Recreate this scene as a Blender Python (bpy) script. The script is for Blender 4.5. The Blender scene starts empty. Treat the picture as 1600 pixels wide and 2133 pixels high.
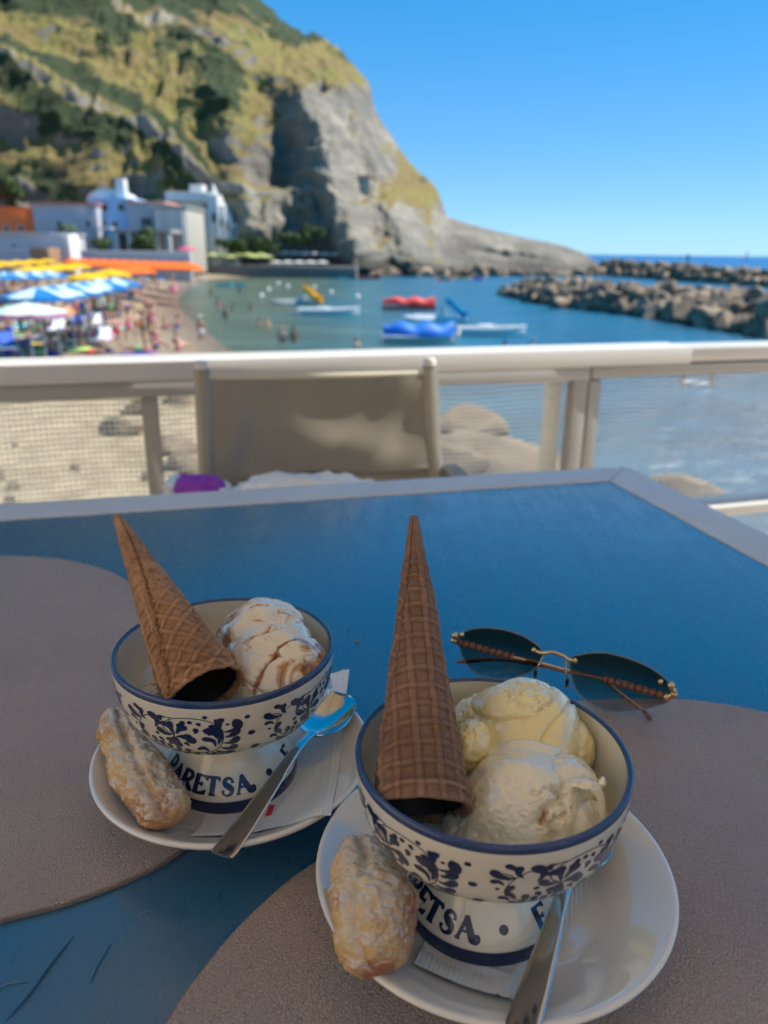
import bpy, bmesh, math, random
import numpy as np
from mathutils import Vector, Matrix
random.seed(7)
rng = np.random.default_rng(7)
SC = bpy.context.scene
COL = SC.collection
R_ = math.radians

# ---------------------------------------------------------------- camera, sky, sun, exposure
F_PX = 1600.0; PITCH = R_(18.7); ROLL = R_(0.65)
EYE = np.array([0.0, 0.0, 5.0])
fw = np.array([0, math.cos(PITCH), -math.sin(PITCH)])
r0 = np.array([1.0, 0, 0]); u0 = np.cross(r0, fw)
rt = r0*math.cos(ROLL) + u0*math.sin(ROLL); up = np.cross(rt, fw)
cam_d = bpy.data.cameras.new("camera"); cam = bpy.data.objects.new("camera", cam_d); COL.objects.link(cam)
M = Matrix.Identity(4)
for i in range(3):
    M[i][0] = rt[i]; M[i][1] = up[i]; M[i][2] = -fw[i]; M[i][3] = EYE[i]
cam.matrix_world = M
cam_d.sensor_fit = 'VERTICAL'; cam_d.sensor_height = 24.0; cam_d.sensor_width = 18.0
cam_d.lens = 24.0*F_PX/2133.0
cam_d.clip_start = 0.02; cam_d.clip_end = 60000
cam_d.dof.use_dof = True; cam_d.dof.focus_distance = 0.395; cam_d.dof.aperture_fstop = cam_d.lens/3.15
SC.camera = cam

SUN_EL = R_(54); SUN_AZ = R_(14)          # azimuth measured from +x towards +y
sun_dir = Vector((math.cos(SUN_EL)*math.cos(SUN_AZ), math.cos(SUN_EL)*math.sin(SUN_AZ), math.sin(SUN_EL)))
w = bpy.data.worlds.new("World"); SC.world = w; w.use_nodes = True
nt = w.node_tree; bg = nt.nodes["Background"]
sky = nt.nodes.new("ShaderNodeTexSky"); sky.sky_type = 'NISHITA'; sky.sun_disc = False
sky.sun_elevation = SUN_EL; sky.sun_rotation = R_(90) - SUN_AZ
sky.air_density = 0.75; sky.dust_density = 0.0; sky.ozone_density = 4.0; sky.altitude = 0
hs = nt.nodes.new("ShaderNodeHueSaturation"); hs.inputs["Saturation"].default_value = 1.4
nt.links.new(sky.outputs[0], hs.inputs["Color"])
gm = nt.nodes.new("ShaderNodeGamma"); gm.inputs[1].default_value = 0.5      # softer step from horizon to zenith, over the whole sky
nt.links.new(hs.outputs[0], gm.inputs[0]); tn = nt.nodes.new("ShaderNodeMix"); tn.data_type = 'RGBA'; tn.blend_type = 'MULTIPLY'; tn.inputs[0].default_value = 1; tn.inputs[7].default_value = (.56, .90, 1.22, 1)
nt.links.new(gm.outputs[0], tn.inputs[6]); nt.links.new(tn.outputs[2], bg.inputs[0]); bg.inputs[1].default_value = 0.108
sl = bpy.data.lights.new("sun", 'SUN'); sl.energy = 2.7; sl.angle = R_(0.5); sl.color = (1, .95, .86)
so = bpy.data.objects.new("sun", sl); COL.objects.link(so)
so.rotation_euler = sun_dir.to_track_quat('Z', 'Y').to_euler()
vs = SC.view_settings
vs.view_transform = 'Standard'; vs.look = 'None'; vs.gamma = 1; vs.use_curve_mapping = False
vs.exposure = 1.62
cy = SC.cycles
cy.max_bounces = 8; cy.diffuse_bounces = 4; cy.glossy_bounces = 4; cy.transparent_max_bounces = 16; cy.transmission_bounces = 4
cy.use_denoising = True; cy.caustics_reflective = False; cy.caustics_refractive = False
cy.sample_clamp_indirect = 6; cy.use_adaptive_sampling = True

# ---------------------------------------------------------------- where a sight line meets a real plane
def ray(x, y): return fw + rt*(x-800)/F_PX - up*(y-1066.5)/F_PX
def onz(x, y, z):
    d = ray(x, y); return EYE + d*(z-EYE[2])/d[2]
def aty(x, y, Y):
    d = ray(x, y); return EYE + d*Y/d[1]

# ---------------------------------------------------------------- numpy noise
def _h(ix, iy, iz, seed):
    n = (ix.astype(np.int64)*73856093) ^ (iy.astype(np.int64)*19349663) ^ (iz.astype(np.int64)*83492791) ^ (seed*2654435761)
    n = (n ^ (n >> 13)) * 1274126177 & 0x7fffffff
    n = (n ^ (n >> 15)) * 2246822519 & 0x7fffffff
    return (n & 0xffffff)/float(0xffffff)
def vn(p, seed=0):
    p = np.asarray(p, float); i = np.floor(p).astype(np.int64); f = p-i; f = f*f*f*(f*(f*6-15)+10)
    r = 0
    for dx in (0, 1):
        wx = f[..., 0] if dx else 1-f[..., 0]
        for dy in (0, 1):
            wy = f[..., 1] if dy else 1-f[..., 1]
            for dz in (0, 1):
                wz = f[..., 2] if dz else 1-f[..., 2]
                r = r + wx*wy*wz*_h(i[..., 0]+dx, i[..., 1]+dy, i[..., 2]+dz, seed)
    return r*2-1
def fbm(p, o=4, seed=0, gain=.5):
    a = 1; s = 0; t = 0; p = np.asarray(p, float)
    for k in range(o):
        s = s+a*vn(p*(2.03**k)+k*17.3, seed+k); t += a; a *= gain
    return s/t
def ridge(p, o=4, seed=0):
    a = 1; s = 0; t = 0; p = np.asarray(p, float)
    for k in range(o):
        s = s+a*(1-2*np.abs(vn(p*(2.03**k)+k*11.1, seed+k))); t += a; a *= .5
    return s/t
def ss(a, b, x):
    t = np.clip((x-a)/(b-a), 0, 1); return t*t*(3-2*t)
def G(x, c, s): return np.exp(-((x-c)/s)**2)

# ---------------------------------------------------------------- object helpers
def mesh(name, V, Fc, m=None, smooth=True, sharp=None):
    me = bpy.data.meshes.new(name)
    me.from_pydata([tuple(v) for v in np.asarray(V, float).tolist()], [], [tuple(f) for f in Fc])
    if m: me.materials.append(m)
    if smooth: me.shade_smooth()
    me.update()
    if sharp is not None: me.set_sharp_from_angle(angle=R_(sharp))
    return me
def link(name, me, parent=None, loc=None, rot=None, scale=None):
    o = bpy.data.objects.new(name, me); COL.objects.link(o)
    if parent: o.parent = parent
    if loc is not None: o.location = tuple(float(c) for c in loc)
    if rot is not None: o.rotation_euler = rot
    if scale is not None: o.scale = scale if hasattr(scale, '__len__') else (scale,)*3
    return o
def tag(o, label=None, cat=None, group=None, kind=None):
    if label: o['label'] = label
    if cat: o['category'] = cat
    if group: o['group'] = group
    if kind: o['kind'] = kind
    return o
def empty(name, loc, label, cat, group=None, rz=0):
    o = bpy.data.objects.new(name, None); COL.objects.link(o); o.location = tuple(float(c) for c in loc); o.rotation_euler = (0, 0, rz)
    o.empty_display_size = .1
    return tag(o, label, cat, group)
def children(o): return list(o.children)
def copy_tree(o, parent=None):
    c = o.copy(); COL.objects.link(c); c.parent = parent
    for ch in children(o): copy_tree(ch, c)
    return c
class MB:
    def __init__(s): s.V = []; s.F = []
    def add(s, V, Fc):
        n = len(s.V); s.V += [tuple(float(c) for c in v) for v in V]; s.F += [tuple(i+n for i in f) for f in Fc]; return s
    def box(s, x0, x1, y0, y1, z0, z1, M=None):
        V = [(x, y, z) for z in (z0, z1) for y in (y0, y1) for x in (x0, x1)]
        if M is not None: V = [tuple(M @ Vector(v)) for v in V]
        return s.add(V, [(0, 2, 3, 1), (4, 5, 7, 6), (0, 1, 5, 4), (2, 6, 7, 3), (0, 4, 6, 2), (1, 3, 7, 5)])
    def bbox(s, x0, x1, y0, y1, z0, z1, b=.003):      # box with chamfered edges
        bm = bmesh.new(); bmesh.ops.create_cube(bm, size=1)
        for v in bm.verts: v.co = Vector(((x0+x1)/2+v.co.x*(x1-x0), (y0+y1)/2+v.co.y*(y1-y0), (z0+z1)/2+v.co.z*(z1-z0)))
        bmesh.ops.bevel(bm, geom=bm.edges[:], offset=b, segments=2, profile=.5, affect='EDGES')
        bm.verts.index_update()
        s.add([v.co[:] for v in bm.verts], [[v.index for v in f.verts] for f in bm.faces]); bm.free(); return s
    def tube(s, pts, rad, n=8, cap=True, flat=None):
        V, Fc = tube_geo(pts, rad, n, cap, flat); return s.add(V, Fc)
    def grid(s, P, cu=False, cv=False):
        V, Fc = grid_geo(P, cu, cv); return s.add(V, Fc)
    def lathe(s, prof, n=32, c=(0, 0, 0)):
        P = lathe_pts(prof, n)+np.array(c); return s.grid(P, False, True)
    def mesh(s, name, m, smooth=True, sharp=40): return mesh(name, s.V, s.F, m, smooth, sharp)
    def build(s, name, m, parent=None, loc=None, rot=None, smooth=True, sharp=40):
        return link(name, s.mesh(name, m, smooth, sharp), parent, loc, rot)
def grid_geo(P, cu=False, cv=False):
    n, m = P.shape[:2]; I = np.arange(n*m).reshape(n, m)
    A = np.vstack([I, I[:1]]) if cu else I
    A = np.hstack([A, A[:, :1]]) if cv else A
    q = np.stack([A[:-1, :-1], A[:-1, 1:], A[1:, 1:], A[1:, :-1]], -1).reshape(-1, 4)
    return P.reshape(-1, 3).tolist(), q.tolist()
def lathe_pts(prof, n=32):
    pr = np.array(prof, float); a = np.arange(n)*2*math.pi/n
    return np.stack([pr[:, None, 0]*np.cos(a), pr[:, None, 0]*np.sin(a), np.repeat(pr[:, None, 1], n, 1)], -1)
def tube_geo(pts, rad, n=8, cap=True, flat=None):
    P = np.array(pts, float); m = len(P); rad = np.broadcast_to(np.array(rad, float), (m,)) if np.ndim(rad) < 2 else np.array(rad)
    T = np.gradient(P, axis=0); T /= np.linalg.norm(T, axis=1)[:, None]+1e-12
    ref = np.array([0, 0, 1.0]) if abs(T[0][2]) < .9 else np.array([1.0, 0, 0])
    if flat is not None: ref = np.array(flat, float)
    rows = []; U = np.cross(ref, T[0]); U /= np.linalg.norm(U)
    a = np.arange(n)*2*math.pi/n
    for i in range(m):
        U = U - T[i]*np.dot(U, T[i]); U /= np.linalg.norm(U); W = np.cross(T[i], U)
        if rad.ndim == 2: ru, rw = rad[i]
        else: ru = rw = rad[i]
        rows.append(P[i]+ru*np.cos(a)[:, None]*U+rw*np.sin(a)[:, None]*W)
    V, Fc = grid_geo(np.array(rows), False, True)
    if cap:
        Fc.append(list(range(n))[::-1]); Fc.append([len(V)-n+k for k in range(n)])
    return V, Fc
def spline(pts, k=8, closed=False):
    P = [np.array(p, float) for p in pts]; n = len(P); out = []
    rngi = range(n) if closed else range(n-1)
    for i in rngi:
        if closed: a, b, c, d = P[i-1], P[i], P[(i+1) % n], P[(i+2) % n]
        else: a, b, c, d = P[max(i-1, 0)], P[i], P[i+1], P[min(i+2, n-1)]
        for t in np.arange(k)/k:
            out.append(.5*((2*b)+(-a+c)*t+(2*a-5*b+4*c-d)*t*t+(-a+3*b-3*c+d)*t**3))
    if not closed: out.append(P[-1])
    return np.array(out)

# ---------------------------------------------------------------- material helpers
class NT:
    def __init__(s, name):
        s.m = bpy.data.materials.new(name); s.m.use_nodes = True; s.t = s.m.node_tree; s.b = s.t.nodes["Principled BSDF"]; s.out = s.t.nodes["Material Output"]
    def n(s, typ, **kw):
        nd = s.t.nodes.new("ShaderNode"+typ)
        for k, v in kw.items():
            if hasattr(nd, k) and k not in nd.inputs: setattr(nd, k, v)
            else: s.set(nd.inputs[k], v)
        return nd
    def set(s, sock, v):
        if isinstance(v, bpy.types.NodeSocket): s.t.links.new(v, sock)
        elif isinstance(v, bpy.types.Node): s.t.links.new(v.outputs[0], sock)
        elif isinstance(v, (tuple, list)) and len(v) == 3 and sock.type == 'RGBA': sock.default_value = (*v, 1)
        else: sock.default_value = v
    def p(s, **kw):
        for k, v in kw.items(): s.set(s.b.inputs[k.replace('_', ' ')], v)
        return s
    def co(s, kind='Object'):
        return s.n("TexCoord").outputs[kind]
    def noise(s, scale, detail=4, rough=.55, vec=None, dist=0):
        nd = s.n("TexNoise"); nd.inputs["Scale"].default_value = scale; nd.inputs["Detail"].default_value = detail
        nd.inputs["Roughness"].default_value = rough; nd.inputs["Distortion"].default_value = dist
        s.t.links.new(vec if vec is not None else s.co(), nd.inputs["Vector"]); return nd.outputs[0]
    def ramp(s, fac, stops, interp='LINEAR'):
        nd = s.n("ValToRGB"); s.t.links.new(fac, nd.inputs[0]); cr = nd.color_ramp; cr.interpolation = interp
        while len(cr.elements) < len(stops): cr.elements.new(.5)
        for e, (p_, c) in zip(cr.elements, stops):
            e.position = p_; e.color = (*c, 1) if hasattr(c, '__len__') else (c, c, c, 1)
        return nd.outputs[0]
    def mix(s, f, a, b, bt='MIX'):
        nd = s.n("Mix"); nd.data_type = 'RGBA'; nd.blend_type = bt
        s.set(nd.inputs[0], f); s.set(nd.inputs[6], a); s.set(nd.inputs[7], b); return nd.outputs[2]
    def math(s, op, a, b=0, clamp=False):
        nd = s.n("Math"); nd.operation = op; nd.use_clamp = clamp; s.set(nd.inputs[0], a); s.set(nd.inputs[1], b); return nd.outputs[0]
    def bump(s, h, dist=.001, strength=1.0, normal=None):
        nd = s.n("Bump"); s.set(nd.inputs["Height"], h); nd.inputs["Distance"].default_value = dist; nd.inputs["Strength"].default_value = strength
        if normal is not None: s.set(nd.inputs["Normal"], normal)
        s.set(s.b.inputs["Normal"], nd.outputs[0]); return nd.outputs[0]
    def vec_scale(s, sc, vec=None):
        nd = s.n("Mapping"); nd.inputs["Scale"].default_value = sc; s.t.links.new(vec if vec is not None else s.co(), nd.inputs["Vector"]); return nd.outputs[0]
def plain(name, c, rough=.6, metal=0, var=.15, scale=6, bump=0, bscale=40, **kw):
    t = NT(name); c = tuple(c)
    n_ = t.noise(scale, 4)
    col = t.ramp(n_, [(.25, tuple(x*(1-var) for x in c)), (.75, tuple(min(1, x*(1+var)) for x in c))])
    t.p(Base_Color=col, Roughness=rough, Metallic=metal, **kw)
    if bump: t.bump(t.noise(bscale, 4), bump)
    return t.m
# ================================================================ SETTING: sea, beach, headland
t = NT("sea_water")
pos = t.n("NewGeometry").outputs["Position"]
sx = t.n("SeparateXYZ"); t.t.links.new(pos, sx.inputs[0])
# turbid green-grey over the sand of the cove (left), clear blue further out
shal = t.math('ADD', t.math('MULTIPLY', sx.outputs[0], -.055), t.math('MULTIPLY', sx.outputs[1], -.003))
shal = t.math('ADD', shal, t.math('MULTIPLY', t.noise(.035, 3, vec=pos), 1.1))
c1 = t.ramp(shal, [(.0, (.018, .115, .20)), (.45, (.035, .13, .16)), (.85, (.085, .12, .085))])
far_ = t.ramp(t.math('MULTIPLY', sx.outputs[1], .001), [(.16, 0.0), (.6, 1.0)])
c1 = t.mix(far_, c1, (.008, .085, .26))
patch = t.ramp(t.noise(.25, 3, vec=t.vec_scale((.5, 1.2, 1), pos)), [(.4, .75), (.65, 1.15)])
c1 = t.mix(1.0, c1, patch, 'MULTIPLY')
t.p(Base_Color=c1, Roughness=.26, IOR=1.33)
wv = t.noise(1.1, 5, .62, vec=t.vec_scale((.7, 1.3, 1), pos), dist=.4)
wv2 = t.noise(.16, 4, .6, vec=t.vec_scale((.5, 1.5, 1), pos))
t.bump(t.math('ADD', wv, t.math('MULTIPLY', wv2, 2.0)), .42, .75)
M_SEA = t.m
mb = MB()
e = [-20000, -2000, -400, -60, 60, 400, 2000, 20000]; ey = [-60, 0, 60, 200, 600, 3000, 30000]
P = np.array([[(x, y, 0) for x in e] for y in ey], float); mb.grid(P[:, ::1])
o = mb.build("sea", M_SEA); tag(o, "calm blue green sea filling the cove and reaching the horizon", kind='structure')

# shoreline of the cove, walked from under the terrace round to the foot of the headland
shore_px = [(900, 1130), (880, 980), (760, 880), (600, 790), (478, 728), (430, 690), (388, 655), (372, 628), (392, 604), (450, 584), (600, 574), (740, 571)]
shore = [onz(x, y, 0)[:2] for x, y in shore_px]
S = spline([np.array([9, -8, 0]), np.array([6.5, 4, 0])]+[np.array([*p, 0]) for p in shore]+[np.array([30, 220, 0])], 5)[:, :2]
poly = np.vstack([S, [(30, 700), (-700, 700), (-700, -60), (9, -60)]])
def sdist(x, y):
    q = np.stack([x, y], -1); d = np.full(x.shape, 1e9); ins = np.zeros(x.shape, bool)
    n = len(poly)
    for i in range(n):
        a = poly[i]; b = poly[(i+1) % n]; ab = b-a
        if i < len(S):
            tt = np.clip(((q-a)@ab)/(ab@ab+1e-12), 0, 1)
            d = np.minimum(d, np.hypot(*(np.moveaxis(q-a-tt[..., None]*ab, -1, 0))))
        c = ((a[1] > y) != (b[1] > y)) & (x < (b[0]-a[0])*(y-a[1])/(b[1]-a[1]+1e-12)+a[0])
        ins ^= c
    return np.where(ins, d, -d)
def ground_z(x, y):
    x = np.asarray(x, float); y = np.asarray(y, float)
    d = sdist(x, y)
    z = np.where(d > 0, 1.25*(1-np.exp(-d*.075)), d*.12)
    z = z+.06*vn(np.stack([x*.5, y*.5, x*0], -1), 3)*ss(0, 3, d)+.03*vn(np.stack([x*2, y*2, x*0], -1), 5)*ss(0, 2, d)
    return z
def gz(x, y): return float(ground_z(np.array([x]), np.array([y]))[0])
gx = np.concatenate([np.linspace(-420, -80, 40), np.linspace(-78, -24, 70), np.linspace(-23.5, 12, 130), np.linspace(13, 45, 16)])
gy = np.concatenate([np.linspace(-60, 0, 10), np.linspace(1, 60, 190), np.linspace(61, 240, 120)])
X, Y = np.meshgrid(gx, gy); Z = ground_z(X, Y)
V, Fc = grid_geo(np.stack([X, Y, Z], -1))
Zf = Z.reshape(-1); Fc = [f for f in Fc if max(Zf[i] for i in f) > -.6]
t = NT("beach_sand"); pos = t.n("NewGeometry").outputs["Position"]
sx = t.n("SeparateXYZ"); t.t.links.new(pos, sx.inputs[0])
dry = t.ramp(t.noise(3, 6, vec=pos), [(.3, (.20, .155, .10)), (.7, (.32, .25, .165))])
near = t.ramp(t.noise(1.6, 5, .65, vec=pos), [(.35, (.26, .20, .115)), (.62, (.46, .37, .235))])
nf = t.ramp(t.math('MULTIPLY', sx.outputs[1], .02), [(.45, 1.0), (.7, 0.0)])
dry = t.mix(nf, dry, near)
wet = t.ramp(t.math('ADD', sx.outputs[2], t.math('MULTIPLY', t.noise(.3, 3, vec=pos), .25)), [(.12, (.6, .6, .6)), (.42, (0, 0, 0))])
t.p(Base_Color=t.mix(wet, dry, (.13, .085, .055)), Roughness=t.ramp(sx.outputs[2], [(.05, .25), (.4, .9)]))
t.bump(t.noise(2.5, 6, .7, vec=pos), .12)
o = link("beach_sand", mesh("beach_sand", V, Fc, t.m)); tag(o, "dark wet to pale dry sand curving round the cove", kind='structure')

# ---- headland
sk = np.array([(-700, -520), (-300, -420), (0, -380), (250, -230), (400, -130), (480, -75), (530, -20), (560, 22), (600, 58), (640, 86), (680, 97), (712, 112), (740, 145), (762, 180), (776, 222), (800, 268), (826, 308), (850, 340), (878, 368), (902, 392), (916, 418), (921, 446), (940, 456), (1000, 474), (1060, 489), (1100, 499), (1170, 513), (1215, 527), (1240, 542), (1262, 556)], float)
ny, nx = 250, 470
xs = np.concatenate([np.linspace(-700, -20, 80), np.linspace(-17, 1262, nx-80)])
ysk = np.interp(xs, sk[:, 0], sk[:, 1])
Yr = np.interp(xs, [-700, 0, 560, 775, 921, 1000, 1262], [470, 440, 350, 290, 255, 236, 214])
Yb = np.interp(xs, [-700, 0, 450, 700, 800, 921, 1100, 1262], [165, 168, 172, 172, 176, 184, 192, 203])
Zr = np.array([aty(x, y, Y)[2] for x, y, Y in zip(xs, ysk, Yr)])
dx_ = np.array([ray(x, 500)[0]/ray(x, 500)[1] for x in xs])
T = np.linspace(0, 1, ny)[:, None]; XS = xs[None, :]+0*T
cl = ss(200, 620, XS)*(1-ss(740, 950, XS))              # how cliff-like the lower face is
cl = np.maximum(cl, .45)
spit = ss(840, 970, XS)
a_ = 1.25+.75*cl*(1-spit)                                 # steep start, gentler top
Hh = T**(1-.25*spit)
Yf = Yb[None]+(Yr-Yb)[None]*(T**a_)
Zb = np.interp(xs, [-700, 430, 560, 1262], [2.0, 1.0, -.6, -.6])
Zz = Zb[None]+(Zr-Zb)[None]*Hh
fade = ss(0, .06, T)*ss(1.0, .93, T)
amp = np.interp(XS, [-700, 740, 960, 1262], [1, 1, .22, .12])
q = np.stack([dx_[None]*Yf, Zz*1.0, Yf*.15], -1)
# folds running down the slope, and tilted ledges crossing the left half
fold = ridge(np.stack([q[..., 0]*.022+q[..., 1]*.006, q[..., 1]*.010, q[..., 0]*0+.5], -1), 4, 21)
fine = fbm(q*.09, 4, 31); fine2 = ridge(q*.22, 3, 41)
led = q[..., 1]*.052+q[..., 0]*.020+1.3*fbm(q*.016, 3, 51)
saw = led-np.floor(led); saw = np.where(saw < .72, saw/.72, (1-saw)/.28)
leftm = 1-ss(470, 640, XS)
img_y = 0
def spur(cx_fn, wd, A, lo, hi):                         # a rib of rock standing out from the face
    c = cx_fn(T); return A*G(XS, c, wd)*ss(lo, lo+.08, T)*(1-ss(hi-.12, hi, T))
push = (-6*fold-5*fine-2.2*fine2)*amp*(1-.4*leftm)-5*saw*leftm*ss(.03, .2, T)
push += -spur(lambda T: 735-125*ss(.05, .62, T), 62, 11, -.1, .58)
push += spur(lambda T: 640-70*T, 52, 5, -.1, .50)
push += spur(lambda T: 800-60*T, 40, 4, -.1, .6)-spur(lambda T: 520-60*T, 45, 6, .0, .45)
push += -spur(lambda T: 860-60*T, 40, 5, -.1, .7)
und = np.where(XS > 905, 1, 0)*(8*G(T, .28, .16)-3*ridge(q*.12, 3, 61))*G(XS, 1010, 150)
Yf2 = Yf+(push*fade+und*ss(0, .1, T))
Zz2 = Zz+fade*amp*(3.5*fold+2.5*fine+1.2*fine2)+fade*(1-amp)*.5*fine
Xf = dx_[None]*Yf2+fade*amp*4*vn(q*.05, 71)
crest = ss(.9, 1, T)*1.4*np.abs(fbm(np.stack([q[..., 0]*.25, q[..., 1]*0, q[..., 2]], -1), 3, 81))*np.interp(XS, [900, 925], [1.6, .2])
Zz2 = Zz2+crest
front = np.stack([Xf, Yf2, Zz2], -1)
back = []
for k in range(1, 9):                                    # the far side falling away again
    f_ = k/8; back.append(np.stack([front[-1, :, 0]+f_*10, front[-1, :, 1]+f_*np.maximum(30, Zr*1.1), front[-1, :, 2]*(1-f_**1.2)-1.0*f_], -1))
full = np.concatenate([front, np.array(back)], 0)
V, Fc = grid_geo(full[:, ::1])
me = mesh("headland", V, Fc)
# vegetation cover, 0 bare rock .. 1 dense scrub
iy = 525-(Zz2-5)/Yf2*1640
veg = .50+.45*fbm(q*.03, 4, 91)+.25*fine
veg = veg+.8*(1-ss(40, 115, iy+30*fbm(q*.02, 2, 97)))*(1-ss(560, 640, XS))
veg = veg+.7*G(XS, 870, 55)*ss(300, 340, iy)*(1-ss(425, 450, iy))+.5*G(XS-.9*(iy-100), 560, 60)*(1-ss(130, 190, iy))
veg = veg+.16*leftm-.6*G(XS, 665, 75)*ss(190, 270, iy)-.3*G(XS, 510, 50)*ss(290, 340, iy)-1.5*ss(905, 945, XS)*(1-.5*ss(.9, .97, T)*G(XS, 1020, 60))-.35*G(XS, 820, 70)*ss(200, 260, iy)
veg = veg+.55*G(XS, 745, 60)*G(iy, 165, 75)+.35*G(XS, 640, 60)*G(iy, 120, 45)
veg = veg+.5*saw*leftm*np.sign(.5-saw+.35)
veg = np.concatenate([veg, np.repeat(veg[-1:], 8, 0)], 0)
at = me.attributes.new("veg", 'FLOAT', 'POINT'); at.data.foreach_set("value", np.clip(veg, -1.5, 1.5).reshape(-1).astype(np.float32))
t = NT("headland_rock")
pos = t.n("NewGeometry"); gp = pos.outputs["Position"]
sn = t.n("SeparateXYZ"); t.t.links.new(pos.outputs["Normal"], sn.inputs[0])
sp = t.n("SeparateXYZ"); t.t.links.new(gp, sp.inputs[0])
at = t.n("Attribute"); at.attribute_name = "veg"; vg = at.outputs["Fac"]
rock = t.ramp(t.noise(.06, 7, .65, vec=t.vec_scale((1, 1, .5), gp)), [(.25, (.13, .115, .10)), (.5, (.29, .26, .21)), (.75, (.48, .43, .34))])
strat = t.ramp(t.noise(.5, 4, .6, vec=t.vec_scale((.15, .15, 1.2), gp)), [(.3, .75), (.7, 1.15)])
rock = t.mix(1.0, rock, strat, 'MULTIPLY')
seaband = t.ramp(t.math('MULTIPLY', t.math('ADD', sp.outputs[2], t.math('MULTIPLY', t.noise(.1, 3, vec=gp), 10)), .05), [(.3, .28), (.55, 1.0)])
rock = t.mix(1.0, rock, seaband, 'MULTIPLY')
grass = t.ramp(t.noise(.07, 6, .6, vec=gp), [(.3, (.20, .135, .06)), (.5, (.26, .20, .06)), (.72, (.23, .225, .055))])
scrub = t.ramp(t.noise(.5, 5, .7, vec=gp), [(.3, (.022, .035, .012)), (.7, (.06, .085, .025))])
edge = t.noise(.16, 6, .7, vec=gp)
vv = t.math('ADD', vg, t.math('MULTIPLY', t.math('SUBTRACT', edge, .5), .9))
steep = t.math('ADD', vv, t.math('MULTIPLY', t.math('SUBTRACT', sn.outputs[2], .55), 1.1))
gm = t.ramp(steep, [(.36, 0.0), (.46, 1.0)])
sm = t.ramp(vv, [(.92, 0.0), (1.0, 1.0)])
col = t.mix(sm, t.mix(gm, rock, grass), scrub)
t.p(Base_Color=col, Roughness=.95)
t.bump(t.noise(.35, 8, .7, vec=gp), 2.2, 1.0)
me.materials.append(t.m)
o = link("headland", me); tag(o, "steep rocky headland with dry grass slopes and a low spit", kind='structure')

# ================================================================ boulders
t = NT("boulder_stone"); oi = t.n("ObjectInfo")
b1 = t.ramp(t.noise(.9, 7, .65), [(.3, (.085, .062, .042)), (.5, (.25, .185, .125)), (.76, (.43, .335, .235))])
b1 = t.mix(1.0, b1, t.ramp(oi.outputs["Random"], [(0, .62), (1, 1.15)]), 'MULTIPLY')
t.p(Base_Color=b1, Roughness=.92); t.bump(t.noise(2.2, 7, .7), .12)
M_STONE = t.m
def boulder_mesh(seed, n=12):
    bm = bmesh.new(); bmesh.ops.create_icosphere(bm, subdivisions=3, radius=1)
    V = np.array([v.co[:] for v in bm.verts])
    r = np.random.default_rng(seed); d = r.normal(size=(n, 3)); d /= np.linalg.norm(d, axis=1)[:, None]; h = r.uniform(.55, .88, n)
    for k in range(n):                                  # broken faces
        s = V@d[k]; V = V-np.maximum(s-h[k], 0)[:, None]*d[k]*.97
    V *= 1+.16*fbm(V*1.9+seed, 5, seed)[:, None]
    F_ = [[v.index for v in f.verts] for f in bm.faces]; bm.free()
    return mesh("boulder", V, F_, M_STONE, True, 30)
BM = [boulder_mesh(100+i) for i in range(9)]
def rock(parent, p, s, name="boulder"):
    o = link(name, BM[random.randrange(9)], parent, p, (random.uniform(0, 6), random.uniform(0, 6), random.uniform(0, 6)))
    o.scale = (s*random.uniform(.85, 1.35), s*random.uniform(.8, 1.1), s*random.uniform(.6, .9)); return o
def breakwater(name, label, front, width, rows, spacing, size, hgt, n_max):
    f = spline([np.array([*onz(x, y, 0)[:2], 0]) for x, y in front], 12)
    base = f[0]
    e = empty(name, base, label, "breakwater")
    seg = np.linalg.norm(np.diff(f, axis=0), axis=1); L = np.concatenate([[0], np.cumsum(seg)]); n = 0
    d = 0
    while d < L[-1]:
        u = d/L[-1]; p = np.array([np.interp(d, L, f[:, k]) for k in range(3)])
        i = min(np.searchsorted(L, d), len(f)-1); tn = f[min(i+1, len(f)-1)]-f[max(i-1, 0)]; tn /= np.linalg.norm(tn)
        nn = np.array([-tn[1], tn[0], 0]); nn = nn if nn[1] > 0 else -nn
        wd = width(u)
        for r in range(rows):
            if n >= n_max: break
            v = (r+random.uniform(-.3, .3)+.2)/rows
            s = size(u)*random.uniform(.5, 1.4)
            z = hgt(u)*max(0, math.sin(math.pi*min(1, max(0, v*.75+.12))))-s*.55+random.uniform(-.15, .15)
            rock(e, p+nn*wd*v+tn*random.uniform(-.4, .4)*spacing-base+np.array([0, 0, z]), s); n += 1
        d += spacing*random.uniform(.8, 1.2)*size(u)
    m_ = MB(); c = []                                      # rubble core so no water shows through
    P = []
    for k in range(0, len(f)):
        u = k/(len(f)-1); i = k; tn = f[min(i+1, len(f)-1)]-f[max(i-1, 0)]; tn /= np.linalg.norm(tn); nn = np.array([-tn[1], tn[0], 0]); nn = nn if nn[1] > 0 else -nn
        wd = width(u); h = hgt(u)
        P.append([f[k]-base+nn*wd*a+np.array([0, 0, b*h]) for a, b in ((.05, -.3), (.2, .25), (.5, .55), (.8, .25), (.95, -.3))])
    m_.grid(np.array(P)); o = m_.build("rubble_core", M_STONE, e, smooth=False); o['kind'] = 'stuff'
    return e
breakwater("breakwater", "near breakwater of big brown boulders across the right of the cove",
    [(1042, 612), (1110, 630), (1200, 644), (1300, 656), (1400, 670), (1480, 684), (1560, 697), (1660, 708)],
    lambda u: 5.5+3*u, 5, 1.12, lambda u: .90+.25*u, lambda u: (1.0+1.5*ss(0, .1, u)*(.6+.4*u)), 290)
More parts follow.
